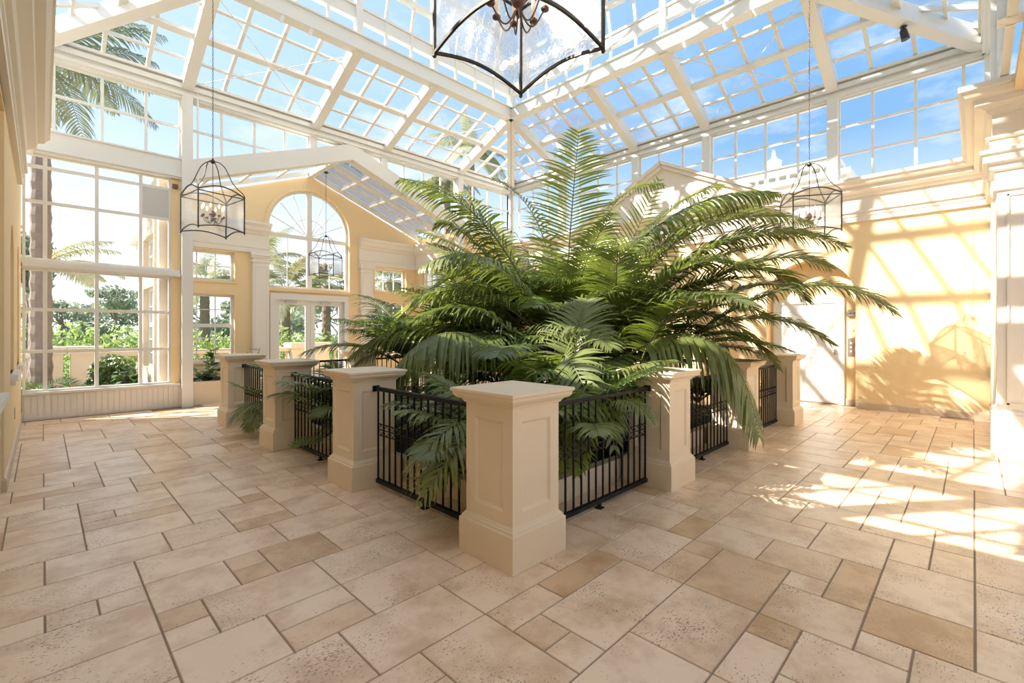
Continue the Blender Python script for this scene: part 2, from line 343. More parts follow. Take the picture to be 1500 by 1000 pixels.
# left wall : low panelled wall below windows
lw_ = MB(); lw_.box(E0, -.1, 9.05, 9.25, 0, .43)
lwo = lw_.build('wall_far_left', M['pale']); tag(lwo, 'white beadboard panel wall below the tall left window', 'wall', kind='structure')
bd = MB()
for k in range(27):
    x = -2.2 + k * .08
    if x < -.12: bd.box(x, x + .07, 9.042, 9.05, .02, .42)
bd.build('beadboard', M['pale'], lwo)
MB().box(E0, -.1, 9.0, 9.25, .43, .47).build('window_sill', M['white'], lwo)
MB().box(-.24, -.1, 9.06, 9.2, .47, 4.42).build('yellow_strip', M['yellow'], lwo)
# far-left wall right of the vestibule
lw2 = MB(); strips(lw2, 'Y', 9.08, 9.28, 6.9, E1 + .2, 0, 4.43, [rect(7.3, 8.7, .6, 3.4)])
tag(lw2.build('wall_far_right', M['yellow']), 'yellow wall in the far corner behind the palms', 'wall', kind='structure')

# vestibule
VC, VY, VX0, VX1 = 3.45, 11.6, -.15, 7.0
roofz = lambda x: 5.93 - .39 * abs(x - VC)
wv = MB(); AR = 1.15
strips(wv, 'Y', VY, VY + .25, VX0 - .2, VX1 + .2, 0, roofz, [rect(.3, 1.5, 2.75, 3.5), rect(.3, 1.5, .7, 2.41), rect(5.45, 6.6, 2.75, 3.5), rect(5.45, 6.6, .7, 2.41),
    (VC - AR, VC + AR, K(2.66), lambda u: 4.35 + math.sqrt(max(0, AR * AR - (u - VC) ** 2)), 28), rect(2.42, 4.48, 0, 2.45)], extra=(VC,))
wvo = wv.build('wall_vestibule_far', M['yellow']); tag(wvo, 'yellow gable wall of the vestibule with an arched window over double doors', 'wall', kind='structure')
ws2 = MB()
strips(ws2, 'X', VX1, VX1 + .25, E1 + .2, VY + .2, 0, 4.55, [rect(9.9, 11.28, 2.75, 3.5), rect(9.9, 11.28, .7, 2.41)])
tag(ws2.build('wall_vestibule_right', M['yellow']), 'yellow side wall of the vestibule right of the doors', 'wall', kind='structure')
ws3 = MB()
strips(ws3, 'X', VX0 - .25, VX0, E1 + .2, VY + .2, 0, 4.55, [rect(9.9, 11.28, 2.75, 3.5), rect(9.9, 11.28, .7, 2.41)])
tag(ws3.build('wall_vestibule_left', M['outy']), 'yellow side wall of the vestibule left of the doors', 'wall', kind='structure')

# mouldings
ent = [(0, 3.57), (.05, 3.57), (.05, 3.66), (.065, 3.67), (.065, 3.73), (.10, 3.745), (.10, 3.765), (.04, 3.78), (.04, 4.03), (.08, 4.05), (.10, 4.09), (.19, 4.13), (.20, 4.20), (.27, 4.22), (.31, 4.28), (.33, 4.29), (.33, 4.35), (0, 4.36)]
def trim(n, label, prof, path, material='trim', child=None):
    o = MB().extrude(prof, path).build('trim_%d' % n, M[material]); return tag(o, label, 'moulding', kind='structure')
# out is to the left of the path
trim(1, 'deep cream cornice along the top of the right wall, turning round the pier', ent, [(5.95, -3.4), (5.95, -2.17), (9.0, -2.17), (9.0, 9.04)])
trim(2, 'deep cream cornice over the yellow wall at the left edge', ent, [(LX, 7.7), (LX, -3.4)])
cap = [(0, 3.13), (.03, 3.14), (.05, 3.2), (.05, 3.24), (0.02, 3.26), (.02, 3.36), (.06, 3.38), (.08, 3.44), (.12, 3.46), (.12, 3.54), (.15, 3.56), (.15, 3.6), (0, 3.6)]
trim(3, 'stepped capital of the pier at the right edge', cap, [(5.95, -3.4), (5.95, -2.17), (6.6, -2.17)], 'pale')
trim(4, 'plinth of the pier at the right edge', [(0, 0), (.05, 0), (.05, .50), (.035, .515), (.035, .535), (.015, .55), (0, .56)], [(5.95, -3.4), (5.95, -2.17), (6.6, -2.17)], 'pale')
pf = MB()
for a in ((-2.25, -2.27), (-3.2, -3.22)): pf.box(5.935, 5.95, a[1], a[0], .62, 3.08)
pf.box(5.935, 5.95, -3.2, -2.25, 3.06, 3.08); pf.box(5.935, 5.95, -3.2, -2.25, .62, .64)
tag(pf.build('trim_5', M['pale']), 'thin raised panel moulding on the pier', 'moulding', kind='structure')
bb = [(0, 0), (.018, 0), (.018, .11), (.010, .125), (0, .13)]
def base(side, path, label): tag(MB().extrude(bb, path).build('baseboard_' + side, M['base']), label, 'baseboard', kind='structure')
base('right', [(9.0, -2.17), (9.0, NC - NR)], 'travertine baseboard along the right wall')
lg = MB(); lg.box(LX - .28, LX - .02, -2.9, 4.36, 0, .86)
lgo = lg.build('wall_left_low', M['yellow']); tag(lgo, 'low yellow wall under a marble ledge at the left edge', 'wall', kind='structure')
MB().box(LX - .32, LX + .03, -2.9, 4.365, .86, .92).build('ledge', M['pale'], lgo)
base('left', [(LX, 9.05), (LX, 4.37), (LX - .3, 4.37)], 'travertine baseboard along the left wall')
base('niche', [(9.3, NC - NR), (9.3, -.12)], 'short baseboard beside the lift door in the niche')
# pediment on the right wall
pd = MB(); pz = lambda u: 5.62 - .50 * abs(u - 3.5)
strips(pd, 'X', 8.80, 9.0, 1.0, 6.0, 4.2, lambda u: pz(u) - .1, [], extra=(3.5,))
pdo = pd.build('trim_6', M['trim']); tag(pdo, 'cream triangular pediment against the right clerestory', 'pediment', kind='structure')
rk = MB()
for s_ in (-1, 1):
    for (dz, w_, h_) in ((0, .30, .07), (-.09, .24, .08), (-.19, .16, .07), (-.28, .08, .05)):
        rk.bar((8.80 - w_ / 2 + .15, 3.5, 5.62 + dz), (8.80 - w_ / 2 + .15, 3.5 + s_ * 2.65, 5.62 + dz - .5 * 2.65), w_, h_)
rk.build('raking_cornice', M['trim'], pdo)
# vestibule entablatures and pilasters
ve = [(0, 3.55), (.06, 3.55), (.06, 3.66), (.08, 3.68), (.04, 3.70), (.04, 4.02), (.09, 4.05), (.11, 4.10), (.20, 4.14), (.21, 4.22), (.27, 4.27), (.29, 4.28), (.29, 4.34), (0, 4.36)]
trim(7, 'cream entablature in the right corner of the vestibule', ve, [(VX1, 9.4), (VX1, VY), (4.92, VY)], 'pale')
trim(8, 'cream entablature in the left corner of the vestibule', ve, [(2.32, VY), (VX0, VY), (VX0, 9.4)], 'pale')
for n, (xa, xb, lab) in enumerate(((1.9, 2.3, 'cream pilaster left of the arched window'), (4.95, 5.35, 'cream pilaster right of the arched window'))):
    p = MB(); xc = (xa + xb) / 2; hw = (xb - xa) / 2
    p.box(xa, xb, VY - .10, VY, 0, 3.3)
    for h2, z0, z1, d in ((.03, 3.3, 3.36, .13), (0, 3.36, 3.42, .1), (.03, 3.42, 3.48, .13), (.05, 3.48, 3.56, .16), (.03, 0, .3, .13)): p.box(xa - h2, xb + h2, VY - d, VY, z0, z1)
    for x in (xa + .05, xb - .065): p.box(x, x + .015, VY - .11, VY - .1, .4, 3.2)
    p.box(xa + .05, xb - .05, VY - .11, VY - .1, 3.185, 3.2)
    tag(p.build('trim_%d' % (9 + n), M['pale']), lab, 'pilaster', kind='structure')

# ------------------------------------------------------------------ windows
WN = [0]
def win(axis, d, u0, u1, z0, z1, us=(), zs=(), label='', fw=.05, bw=.03, th=.07, zlo=None, mat_='white', gm='glass', gd=0.0, thick_u=(), thick_z=()):
    WN[0] += 1
    r = struct('window_%d' % WN[0], label); r['category'] = 'window'
    r.location = ((u0 + u1) / 2, d, z0) if axis == 'Y' else (d, (u0 + u1) / 2, z0)
    mb = MB(); zl = zlo or (lambda u: z0)
    def bx(a, b2, za, zb_, t=th):
        if zb_ - za < .01: return
        if axis == 'Y': mb.box(a, b2, d - t / 2, d + t / 2, za, zb_)
        else: mb.box(d - t / 2, d + t / 2, a, b2, za, zb_)
    bx(u0, u0 + fw, zl(u0), z1); bx(u1 - fw, u1, zl(u1), z1); bx(u0 + fw, u1 - fw, z1 - fw, z1)
    if not zlo: bx(u0 + fw, u1 - fw, z0, z0 + fw)
    for u in us:
        b3 = .035 if u in thick_u else bw / 2
        bx(u - b3, u + b3, zl(u) + (0 if zlo else fw), z1 - fw, th * .7)
    nodes = [u0 + fw, *us, u1 - fw]
    for z in zs:
        b3 = .045 if z in thick_z else bw / 2
        for a, c in zip(nodes, nodes[1:]):
            if zl((a + c) / 2) < z: bx(a, c, z - b3, z + b3, th * .6)
    mb.build('window_frame', M[mat_], r)
    gq = MB(); e = d + gd
    def gp(u, z): return (u, e, z) if axis == 'Y' else (e, u, z)
    gq.quad(gp(u0, zl(u0)), gp(u1, zl(u1)), gp(u1, z1), gp(u0, z1)).build('pane', M[gm], r)
    return r
MODU = .618
w1 = win('Y', 9.12, E0, -.24, .47, 2.52, (-1.956, -1.31, -.697), (1.14, 1.84), 'tall lower window left, twelve panes looking onto the balustrade', bw=.055, fw=.035)
w2 = win('Y', 9.12, E0, -.24, 2.66, 4.43, (-1.956, -1.31, -.697), (3.635, 4.22), 'upper window left above the white rail, with one grey blank pane', bw=.055, fw=.035)
MB().box(-.67, -.27, 9.10, 9.115, 3.65, 4.19).build('grey_blank_panel', M['greyp'], w2)
rail = MB(); rail.box(E0, -.1, 9.02, 9.2, 2.52, 2.66); rail.box(E0, -.1, 8.98, 9.02, 2.54, 2.62)
tag(rail.build('trim_11', M['white']), 'white rail between the upper and lower left windows', 'rail', kind='structure')
gab = lambda u: 4.82 + .376 * min(u, 6.8 - u)
bays = [(E0, 0, (-1.854, -1.236, -.618)), (0, 2.472, (.618, 1.236, 1.854)), (2.472, 4.326, (3.09, 3.708)), (4.326, 6.8, (4.944, 5.562, 6.18)), (6.8, E1, (7.418, 8.036, 8.654))]
names5 = ['corner', 'second', 'middle', 'fourth', 'far corner']
for k, (a, c, us) in enumerate(bays):
    zl = gab if 1 <= k <= 3 else None
    win('Y', 9.1, a + .08, c - .08, 4.82, 6.02, us, (5.47,), 'clerestory window over the left side, %s bay from the left edge' % ('first', 'second', 'third', 'fourth', 'fifth')[k], zlo=zl, fw=.03, bw=.045)
for k, (a, c, us) in enumerate(bays):
    win('X', 9.05, a + .08, c - .08, 4.36, 6.02, us, (4.92, 5.47), 'clerestory window over the right wall, %s bay from the pier' % ('first', 'second', 'third', 'fourth', 'fifth')[k], fw=.03, bw=.045)
for k, (a, c, us) in enumerate(bays):
    win('X', E0, a + .08, c - .08, 4.36, 6.02, us, (4.92, 5.47), 'clerestory window above the left cornice, %s bay from the viewer' % ('first', 'second', 'third', 'fourth', 'fifth')[k], fw=.03, bw=.045)
    win('Y', E0, a + .08, c - .08, 4.36, 6.02, us, (4.92, 5.47), 'clerestory window above the recess on the near right, %s bay from the viewer' % ('first', 'second', 'third', 'fourth', 'fifth')[k], fw=.03, bw=.045)
win('Y', 9.18, 7.3, 8.7, .6, 3.4, (8.0,), (1.5, 2.4), 'window in the far corner behind the palms')
for (a, c, s_) in ((.3, 1.5, 'left of the doors'), (5.45, 6.6, 'right of the doors')):
    t1, t2 = a + (c - a) / 3, a + 2 * (c - a) / 3
    win('Y', VY + .14, a, c, 2.75, 3.5, (t1, t2), (3.13,), 'small transom window ' + s_, fw=.06, bw=.022)
    win('Y', VY + .14, a, c, .7, 2.41, (t1, t2), (1.0, 1.3, 1.62, 2.02), 'sash window ' + s_, fw=.06, bw=.022, thick_z=(1.62,))
for xx, s_ in ((VX1 + .12, 'right'), (VX0 - .12, 'left')):
    win('X', xx, 9.9, 11.28, 2.75, 3.5, (10.36, 10.82), (3.13,), 'small transom window in the %s vestibule side wall' % s_, fw=.06, bw=.022)
    win('X', xx, 9.9, 11.28, .7, 2.41, (10.36, 10.82), (1.0, 1.3, 1.62, 2.02), 'sash window in the %s vestibule side wall' % s_, fw=.06, bw=.022, thick_z=(1.62,))
# window reveals in yellow trim colour
rv = MB()
def ring_trim(u0, u1, z0, z1, t=.05, d=.03):
    rv.box(u0 - t, u0, VY - d, VY, z0 - t, z1 + t); rv.box(u1, u1 + t, VY - d, VY, z0 - t, z1 + t); rv.box(u0, u1, VY - d, VY, z1, z1 + t); rv.box(u0, u1, VY - d, VY, z0 - t, z0)
for a in ((.3, 1.5, 2.75, 3.5), (.3, 1.5, .7, 2.41), (5.45, 6.6, 2.75, 3.5), (5.45, 6.6, .7, 2.41)): ring_trim(*a)
pts = [(VC + (AR + .05) * math.cos(PI * k / 32), VY - .015, 4.35 + (AR + .05) * math.sin(PI * k / 32)) for k in range(33)]
rv.poly(pts, .1, .03, (0, 1, 0)); rv.box(VC - AR - .1, VC - AR, VY - .03, VY, 2.6, 4.35); rv.box(VC + AR, VC + AR + .1, VY - .03, VY, 2.6, 4.35); rv.box(VC - AR - .1, VC + AR + .1, VY - .05, VY, 2.58, 2.66)
rv.build('window_surround', M['yellow'], wvo)
# arched window
WN[0] += 1
aw = struct('window_%d' % WN[0], 'tall arched window over the double doors'); aw['category'] = 'window'; aw.location = (VC, VY + .14, 2.66)
mb = MB(); y_ = VY + .14
pts = [(VC + (AR - .03) * math.cos(PI * k / 32), y_, 4.35 + (AR - .03) * math.sin(PI * k / 32)) for k in range(33)]
mb.poly(pts, .07, .07, (0, 1, 0))
mb.box(VC - AR, VC - AR + .07, y_ - .036, y_ + .036, 2.74, 4.35); mb.box(VC + AR - .07, VC + AR, y_ - .036, y_ + .036, 2.74, 4.35)
mb.box(VC - AR, VC + AR, y_ - .035, y_ + .035, 2.66, 2.74); mb.box(VC - AR + .07, VC + AR - .07, y_ - .03, y_ + .03, 4.10, 4.2); mb.box(VC - .07, VC + .07, y_ - .04, y_ + .04, 2.74, 5.46)
for s_ in (-1, 1):
    mb.box(VC + s_ * .6 - .01, VC + s_ * .6 + .01, y_ - .012, y_ + .012, 2.74, 4.15)
    for z in (3.15, 3.62): mb.box(min(VC, VC + s_ * AR), max(VC, VC + s_ * AR), y_ - .01, y_ + .01, z - .01, z + .01)
    for a in (22, 45, 67):
        ca_, sa_ = math.cos(math.radians(a)), math.sin(math.radians(a))
        mb.bar((VC + s_ * .05, y_, 4.2), (VC + s_ * (1.1 * ca_), y_, 4.22 + 1.18 * sa_), .02, .02, (0, 1, 0))
ar2 = [(VC + .5 * math.cos(PI * k / 20), y_, 4.2 + .5 * math.sin(PI * k / 20)) for k in range(21)]
mb.poly(ar2, .016, .016, (0, 1, 0))
mb.build('window_frame', M['white'], aw)
gp = [(VC - AR, y_ + .01, 2.66), (VC + AR, y_ + .01, 2.66)] + [(VC + AR * math.cos(PI * k / 24), y_ + .01, 4.35 + AR * math.sin(PI * k / 24)) for k in range(25)]
MB().quad(*gp).build('pane', M['glass'], aw)
# double door
for k_, a_ in enumerate((-2.6, .3, 3.2)): win('Y', -3.4, a_, a_ + 2.5, .4, 3.9, (a_ + .83, a_ + 1.66), (1.3, 2.2, 3.1), 'added unseen window behind the viewer for foreground daylight, %s of three' % ('first', 'second', 'third')[k_])  # unseen windows, added to bring daylight to the foreground
dr = struct('door_1', 'white double glass doors under the arched window'); dr['category'] = 'door'; dr.location = (VC, VY, 0)
mb = MB(); mb.box(2.34, 2.46, VY - .06, VY + .2, 0, 2.36); mb.box(4.44, 4.56, VY - .06, VY + .2, 0, 2.36); mb.box(2.34, 4.56, VY - .06, VY + .2, 2.36, 2.52)
mb.build('door_frame', M['white'], dr)
for a, c in ((2.47, 3.445), (3.455, 4.43)):
    lf = MB(); lf.box(a, a + .13, VY + .05, VY + .1, 0.01, 2.35); lf.box(c - .13, c, VY + .05, VY + .1, 0.01, 2.35); lf.box(a + .13, c - .13, VY + .05, VY + .1, 2.22, 2.35); lf.box(a + .13, c - .13, VY + .05, VY + .1, 0.01, .3)
    lo = lf.build('door_leaf', M['white'], dr)
    MB().box(a + .13, c - .13, VY + .07, VY + .08, .3, 2.22).build('glass', M['glass'], dr)
    MB().box((a + c) / 2 - .2, (a + c) / 2 + .1, VY - .01, VY + .045, 2.26, 2.33).build('door_closer', M['palegrey'], dr)
# lift door in the niche
d2 = struct('door_2', 'white panelled door in the arched niche of the right wall'); d2['category'] = 'door'; d2.location = (9.3, .5, 0)
mb = MB(); mb.box(9.26, 9.3, -.14, -.05, 0, 2.05); mb.box(9.26, 9.3, 1.05, 1.14, 0, 2.05); mb.box(9.26, 9.3, -.14, 1.14, 2.05, 2.14)
mb.build('door_frame', M['door'], d2)
lf = MB(); lf.box(9.28, 9.3, -.05, 1.05, .02, 2.05)
for z0, z1 in ((.18, .95), (1.1, 1.9)):
    for a, c in ((.06, .46), (.54, .94)):
        lf.box(9.272, 9.28, a, a + .015, z0, z1); lf.box(9.272, 9.28, c - .015, c, z0, z1); lf.box(9.272, 9.28, a + .015, c - .015, z0, z0 + .015); lf.box(9.272, 9.28, a + .015, c - .015, z1 - .015, z1)
lf.build('door_leaf', M['door'], d2)
MB().box(9.22, 9.28, .0, .03, 1.0, 1.12).build('door_handle', M['steelp'], d2)
cp = MB().box(9.285, 9.3, -.30, -.19, .98, 1.34).build('call_panel', M['steelp']); tag(cp, 'dark metal lift call panel on the pier beside the white door', 'call panel')
b_ = MB(); b_.lathe([(.02, 0), (.02, .008)], (0, 0, 0), 12)
for z in (1.24, 1.16, 1.08):
    q = MB(); q.box(9.278, 9.285, -.26, -.23, z - .015, z + .015); q.build('button', M['white'], cp)
el_ = MB().box(9.24, 9.3, -.32, -.18, 1.78, 1.86); el_.box(9.22, 9.26, -.30, -.26, 1.83, 1.90); el_.box(9.22, 9.26, -.24, -.20, 1.83, 1.90)
tag(el_.build('emergency_light', M['steelp']), 'small twin-headed emergency light above the call panel', 'light')
ol = MB().box(8.985, 9.0, -.62, -.55, .32, .43).build('outlet', M['base']) if False else None
sb = MB().box(-.22, -.14, 9.0, 9.06, 4.24, 4.32).build('sensor_box', M['rust']); tag(sb, 'small brown sensor box high on the yellow strip beside the left column', 'sensor')
lp = MB().box(LX, LX + .008, 6.55, 6.63, .38, .52).build('outlet', M['steelp']); tag(lp, 'small dark wall outlet low on the left yellow wall', 'outlet')

# ------------------------------------------------------------------ posts
TN = [11]
def post(x, y, z0, z1, w_, label):
    TN[0] += 1; mb = MB(); mb.box(x - w_ / 2, x + w_ / 2, y - w_ / 2, y + w_ / 2, z0, z1)
    return tag(mb.build('trim_%d' % TN[0], M['white']), label, 'column', kind='structure')
post(0, 9.0, 0, 6.05, .18, 'white square column at the left foot of the gable')
post(6.8, 9.0, 0, 6.05, .18, 'white square column at the right foot of the gable, behind the palms')
post(2.472, 9.08, gab(2.472), 6.05, .16, 'short white post above the gable, left of its peak')
post(4.326, 9.08, gab(4.326), 6.05, .16, 'short white post above the gable, right of its peak')
post(E0 + .05, 9.05, 4.4, 6.05, .16, 'white corner post hidden by the left cornice')
post(E1 - .02, 9.05, 4.36, 6.05, .18, 'white post in the far corner of the hall')
for u, n in zip((0, 2.472, 4.326, 6.8), ('first', 'second', 'third', 'fourth')):
    post(8.98, u, 4.36, 6.05, .18, '%s white clerestory post from the pier on the right wall' % n)
    post(E0, u, 4.36, 6.05, .18, '%s white post above the left cornice' % n)
    post(u, E0, 4.36, 6.05, .18, '%s white post on the near right side' % n)
post(E1 - .05, E0 + .03, 4.36, 6.05, .18, 'white corner post above the cornice near the pier')
# beams on the left wall
mb = MB(); mb.box(E0, 0.05, 8.98, 9.16, 4.43, 4.82); mb.box(E0, 0.05, 8.94, 8.98, 4.46, 4.50); mb.box(6.75, E1, 8.98, 9.16, 4.43, 4.82)
mb.box(E0, 0, 8.95, 9.0, 4.80, 4.83)
tag(mb.build('trim_40', M['white']), 'white horizontal beam above the left windows', 'beam', kind='structure')
mb = MB(); zc = 4.625
for a, c in (((0, 9.0), (3.4, 9.0)), ((3.4, 9.0), (6.8, 9.0))):
    z0 = zc + .376 * (3.4 if a[0] == 3.4 else 0); z1 = zc + .376 * (3.4 if c[0] == 3.4 else 0)
    mb.hexa([(a[0], 8.92, z0 - .195), (c[0], 8.92, z1 - .195), (c[0], 9.16, z1 - .195), (a[0], 9.16, z0 - .195), (a[0], 8.92, z0 + .195), (c[0], 8.92, z1 + .195), (c[0], 9.16, z1 + .195), (a[0], 9.16, z0 + .195)])
tag(mb.build('trim_41', M['white']), 'white gable beam over the vestibule opening', 'beam', kind='structure')

# ------------------------------------------------------------------ glass roof
roof = struct('ceiling', 'white framed glass roof with a raised lantern ring over the planter')
def side(k):
    if k == 0: return lambda u, v, z: Vector((u, E1 - v, z))
    if k == 1: return lambda u, v, z: Vector((E1 - v, u, z))
    if k == 2: return lambda u, v, z: Vector((E0 + v, u, z))
    return lambda u, v, z: Vector((u, E0 + v, z))
RV = 2.235
zs_ = lambda v: 6.33 + (7.30 - 6.33) * v / RV
for k in range(4):
    T = side(k)
    nrm = (T(3, 1, zs_(1)) - T(3, 0, zs_(0))).cross(T(4, 0, zs_(0)) - T(3, 0, zs_(0))).normalized()
    if nrm.z < 0: nrm = -nrm
    def B(mb, p, q, w_, h_): mb.bar(T(*p), T(*q), w_, h_, nrm)
    eb = MB(); P = lambda v, z: (v, z)
    eb.bar(T(E0, .02, 6.17), T(E1, .02, 6.17), .16, .30); eb.bar(T(E0 + .1, .13, 6.22), T(E1 - .1, .13, 6.22), .07, .09); eb.bar(T(E0 + .1, .15, 6.33), T(E1 - .1, .15, 6.33), .10, .05); eb.bar(T(E0 + .1, .12, 6.08), T(E1 - .1, .12, 6.08), .05, .06)
    eb.build('eave_beam', M['white'], roof)
    rb = MB(); rb.bar(T(0, RV, 7.235), T(6.8, RV, 7.235), .14, .31); rb.bar(T(0, RV, 7.09), T(6.8, RV, 7.09), .24, .03); rb.bar(T(0, RV, 7.385), T(6.8, RV, 7.385), .24, .03)
    rb.build('ring_beam', M['white'], roof)
    for u in (0, 2.472, 4.326, 6.8):
        rf = MB(); B(rf, (u, .1, zs_(.1) - .10), (u, RV - .02, zs_(RV) - .13), .19, .24); rf.build('rafter', M['white'], roof)
        B(rf, (0, 0, 0), (0, 1, 0), 0, 0) if False else None
    for fr, w_ in ((.25, .05), (.5, .12), (.75, .05)):
        v = RV * fr; pu = MB(); B(pu, (E0 + v, v, zs_(v) - (.05 if w_ > .05 else .01)), (E1 - v, v, zs_(v) - (.05 if w_ > .05 else .01)), w_, .10 if w_ > .05 else .05); pu.build('purlin', M['white'], roof)
    for j in range(-3, 15):
        u = j * MODU
        if j in (0, 4, 7, 11): continue
        vm = min(RV, u - E0, E1 - u)
        if vm < .15: continue
        gb = MB(); B(gb, (u, .05, zs_(.05)), (u, vm, zs_(vm)), .06, .07); gb.build('glazing_bar', M['white'], roof)
    MB().quad(T(E0, 0, zs_(0) + .02), T(E1, 0, zs_(0) + .02), T(E1 - RV, RV, zs_(RV) + .02), T(E0 + RV, RV, zs_(RV) + .02)).build('roof_glass', M['roofglass'], roof)
    # raised part above the ring
    for u in (0, 2.472, 4.326, 6.8):
        rp = MB(); rp.bar(T(u, RV, 7.1), T(u, RV, 9.1), .13, .13, (1, 0, 0)); rp.build('ring_post', M['white'], roof)
    up_ = MB(); up_.bar(T(0, RV - .05, 7.86), T(6.8, RV - .05, 7.86), .12, .20); up_.bar(T(0, RV - .02, 7.99), T(6.8, RV - .02, 7.99), .12, .05); up_.bar(T(0, RV - .02, 7.735), T(6.8, RV - .02, 7.735), .12, .05); up_.bar(T(0, RV, 7.42), T(6.8, RV, 7.42), .07, .04)
    up_.build('dome_sill', M['white'], roof)
    prof = [(0, 8.0), (.13, 8.55), (.42, 9.3), (1.0, 10.0), (3.38, 11.1)]
    for j in range(0, 12):
        u = j * MODU
        db = MB(); db.bar(T(u, RV, 7.42), T(u, RV, 8.0), .05, .05, (1, 0, 0))
        for (i0, za), (i1, zb_) in zip(prof, prof[1:]):
            lim = min(u, 6.8 - u) + .01
            if i0 >= lim and i0 > 0: break
            f = 1 if i1 <= lim else (lim - i0) / (i1 - i0)
            if f <= 0: break
            db.bar(T(u, RV + i0, za), T(u, RV + i0 + (i1 - i0) * f, za + (zb_ - za) * f), .05, .06, (1, 0, 0) if k in (0, 3) else (0, 1, 0))
        db.build('dome_bar', M['white'], roof)
    for (i0, za) in prof[1:-1] + [(1.8, 10.37), (2.6, 10.74)]:
        dp_ = MB(); dp_.bar(T(i0, RV + i0, za), T(6.8 - i0, RV + i0, za), .12, .10); dp_.build('dome_purlin', M['white'], roof)  # purlins thickened to throw shade on the upper right wall
    gq = MB(); gq.quad(T(0, RV, 7.4), T(6.8, RV, 7.4), T(6.8, RV, 8.0), T(0, RV, 8.0))
    for (i0, za), (i1, zb_) in zip(prof, prof[1:]):
        gq.quad(T(i0, RV + i0, za), T(6.8 - i0, RV + i0, za), T(6.8 - i1, RV + i1, zb_), T(i1, RV + i1, zb_))
    gq.build('dome_glass', M['roofglass'], roof)
    # cross ties between ring and eave
    for a, c in ((0, 2.472), (2.472, 4.326), (4.326, 6.8)):
        if (a, c) == (2.472, 4.326): continue
        for p, q in ((a, c), (c, a)):
            tr_ = MB(); tr_.tube([T(p, .15, zs_(.15) - .16), T(q, RV - .1, zs_(RV) - .24)], .009, 5); tr_.build('tie_rod', M['white'], roof)
for (a, c), (p, q) in (((E0, E0), (0, 0)), ((E1, E0), (6.8, 0)), ((E0, E1), (0, 6.8)), ((E1, E1), (6.8, 6.8))):
    hb = MB(); d = Vector((p - a, q - c)).normalized() * .12
    hb.bar((a + d.x, c + d.y, 6.22), (p, q, 7.18), .22, .28); hb.build('hip_rafter', M['white'], roof)
    s1 = 1 if p == 0 else -1; s2 = 1 if q == 0 else -1; db = MB()
    prof = [(0, 8.0), (.13, 8.55), (.42, 9.3), (1.0, 10.0), (3.38, 11.1)]
    for (i0, za), (i1, zb_) in zip(prof, prof[1:]): db.bar((p + s1 * i0, q + s2 * i0, za), (p + s1 * i1, q + s2 * i1, zb_), .20, .16)  # hips made heavy for the same shade on the wall
    db.build('dome_hip', M['white'], roof)
# vestibule roof
vr = struct('trim_42', 'glazed gable roof of the vestibule'); vr['category'] = 'roof'; vr.location = (VC, 10.3, 5.9)
for s_ in (-1, 1):
    xe = 3.4 + s_ * 3.55
    zz = lambda x: 6.02 - .376 * abs(x - 3.4)
    for y in (9.2, 10.3, 11.5):
        MB().bar((3.4, y, zz(3.4) - .02), (xe, y, zz(xe) - .02), .08 if y != 10.3 else .11, .12).build('rafter', M['white'], vr)
    for x in (3.4 + s_ * .9, 3.4 + s_ * 1.8, 3.4 + s_ * 2.7): MB().bar((x, 9.1, zz(x) + .0), (x, 11.6, zz(x) + .0), .06, .06).build('purlin', M['white'], vr)
    for y in (9.75, 10.9): MB().bar((3.4, y, zz(3.4) + .02), (xe, y, zz(xe) + .02), .04, .05).build('glazing_bar', M['white'], vr)
    MB().quad((3.4, 9.1, zz(3.4) + .06), (xe, 9.1, zz(xe) + .06), (xe, 11.7, zz(xe) + .06), (3.4, 11.7, zz(3.4) + .06)).build('roof_glass', M['viewtint' if s_ > 0 else 'roofglass'], vr)
MB().box(3.33, 3.47, 9.0, 11.6, 5.86, 6.02).build('ridge_beam', M['white'], vr)

# pipe on the left column
pp = MB().tube([(.17, 8.93, 6.2), (.17, 8.93, 4.35)], .018, 8).build('conduit', M['white']); tag(pp, 'thin white conduit hanging beside the left column top', 'conduit')

# ------------------------------------------------------------------ planter: pillars, railings, curb, soil
pl = thing('pillar', 'nearest square stone pillar, at the front corner of the planter', 'pillar', (0, 0, 0))
HB = .2575
pb = MB(); pb.square([(HB, 0), (HB, .228), (HB - .008, .234), (HB - .012, .236), (HB - .012, .248), (HB - .022, .254), (HB - .026, .262), (HB - .034, .270), (HB - .036, .275), (HB - .036, .28)])
pb.build('plinth', M['stone'], pl, bevel=.003)
S = .2215; sh_ = MB()
for q in range(4):
    R = Matrix.Rotation(q * PI / 2, 4, 'Z')
    def P3(u, z, d): return tuple(R @ Vector((u, -S + d, z)))
    z0, z1, a = .28, 1.02, S
    pz0, pz1, pa = .35, .915, .137
    o4 = [(-a, z0), (a, z0), (a, z1), (-a, z1)]; i4 = [(-pa, pz0), (pa, pz0), (pa, pz1), (-pa, pz1)]; j4 = [(-pa + .018, pz0 + .018), (pa - .018, pz0 + .018), (pa - .018, pz1 - .018), (-pa + .018, pz1 - .018)]
    for k in range(4):
        l = (k + 1) % 4
        sh_.quad(P3(*o4[k], 0), P3(*o4[l], 0), P3(*i4[l], 0), P3(*i4[k], 0)); sh_.quad(P3(*i4[k], 0), P3(*i4[l], 0), P3(*j4[l], .016), P3(*j4[k], .016))
    sh_.quad(*[P3(*j4[k], .016) for k in range(4)])
sh_.build('shaft', M['stone'], pl)
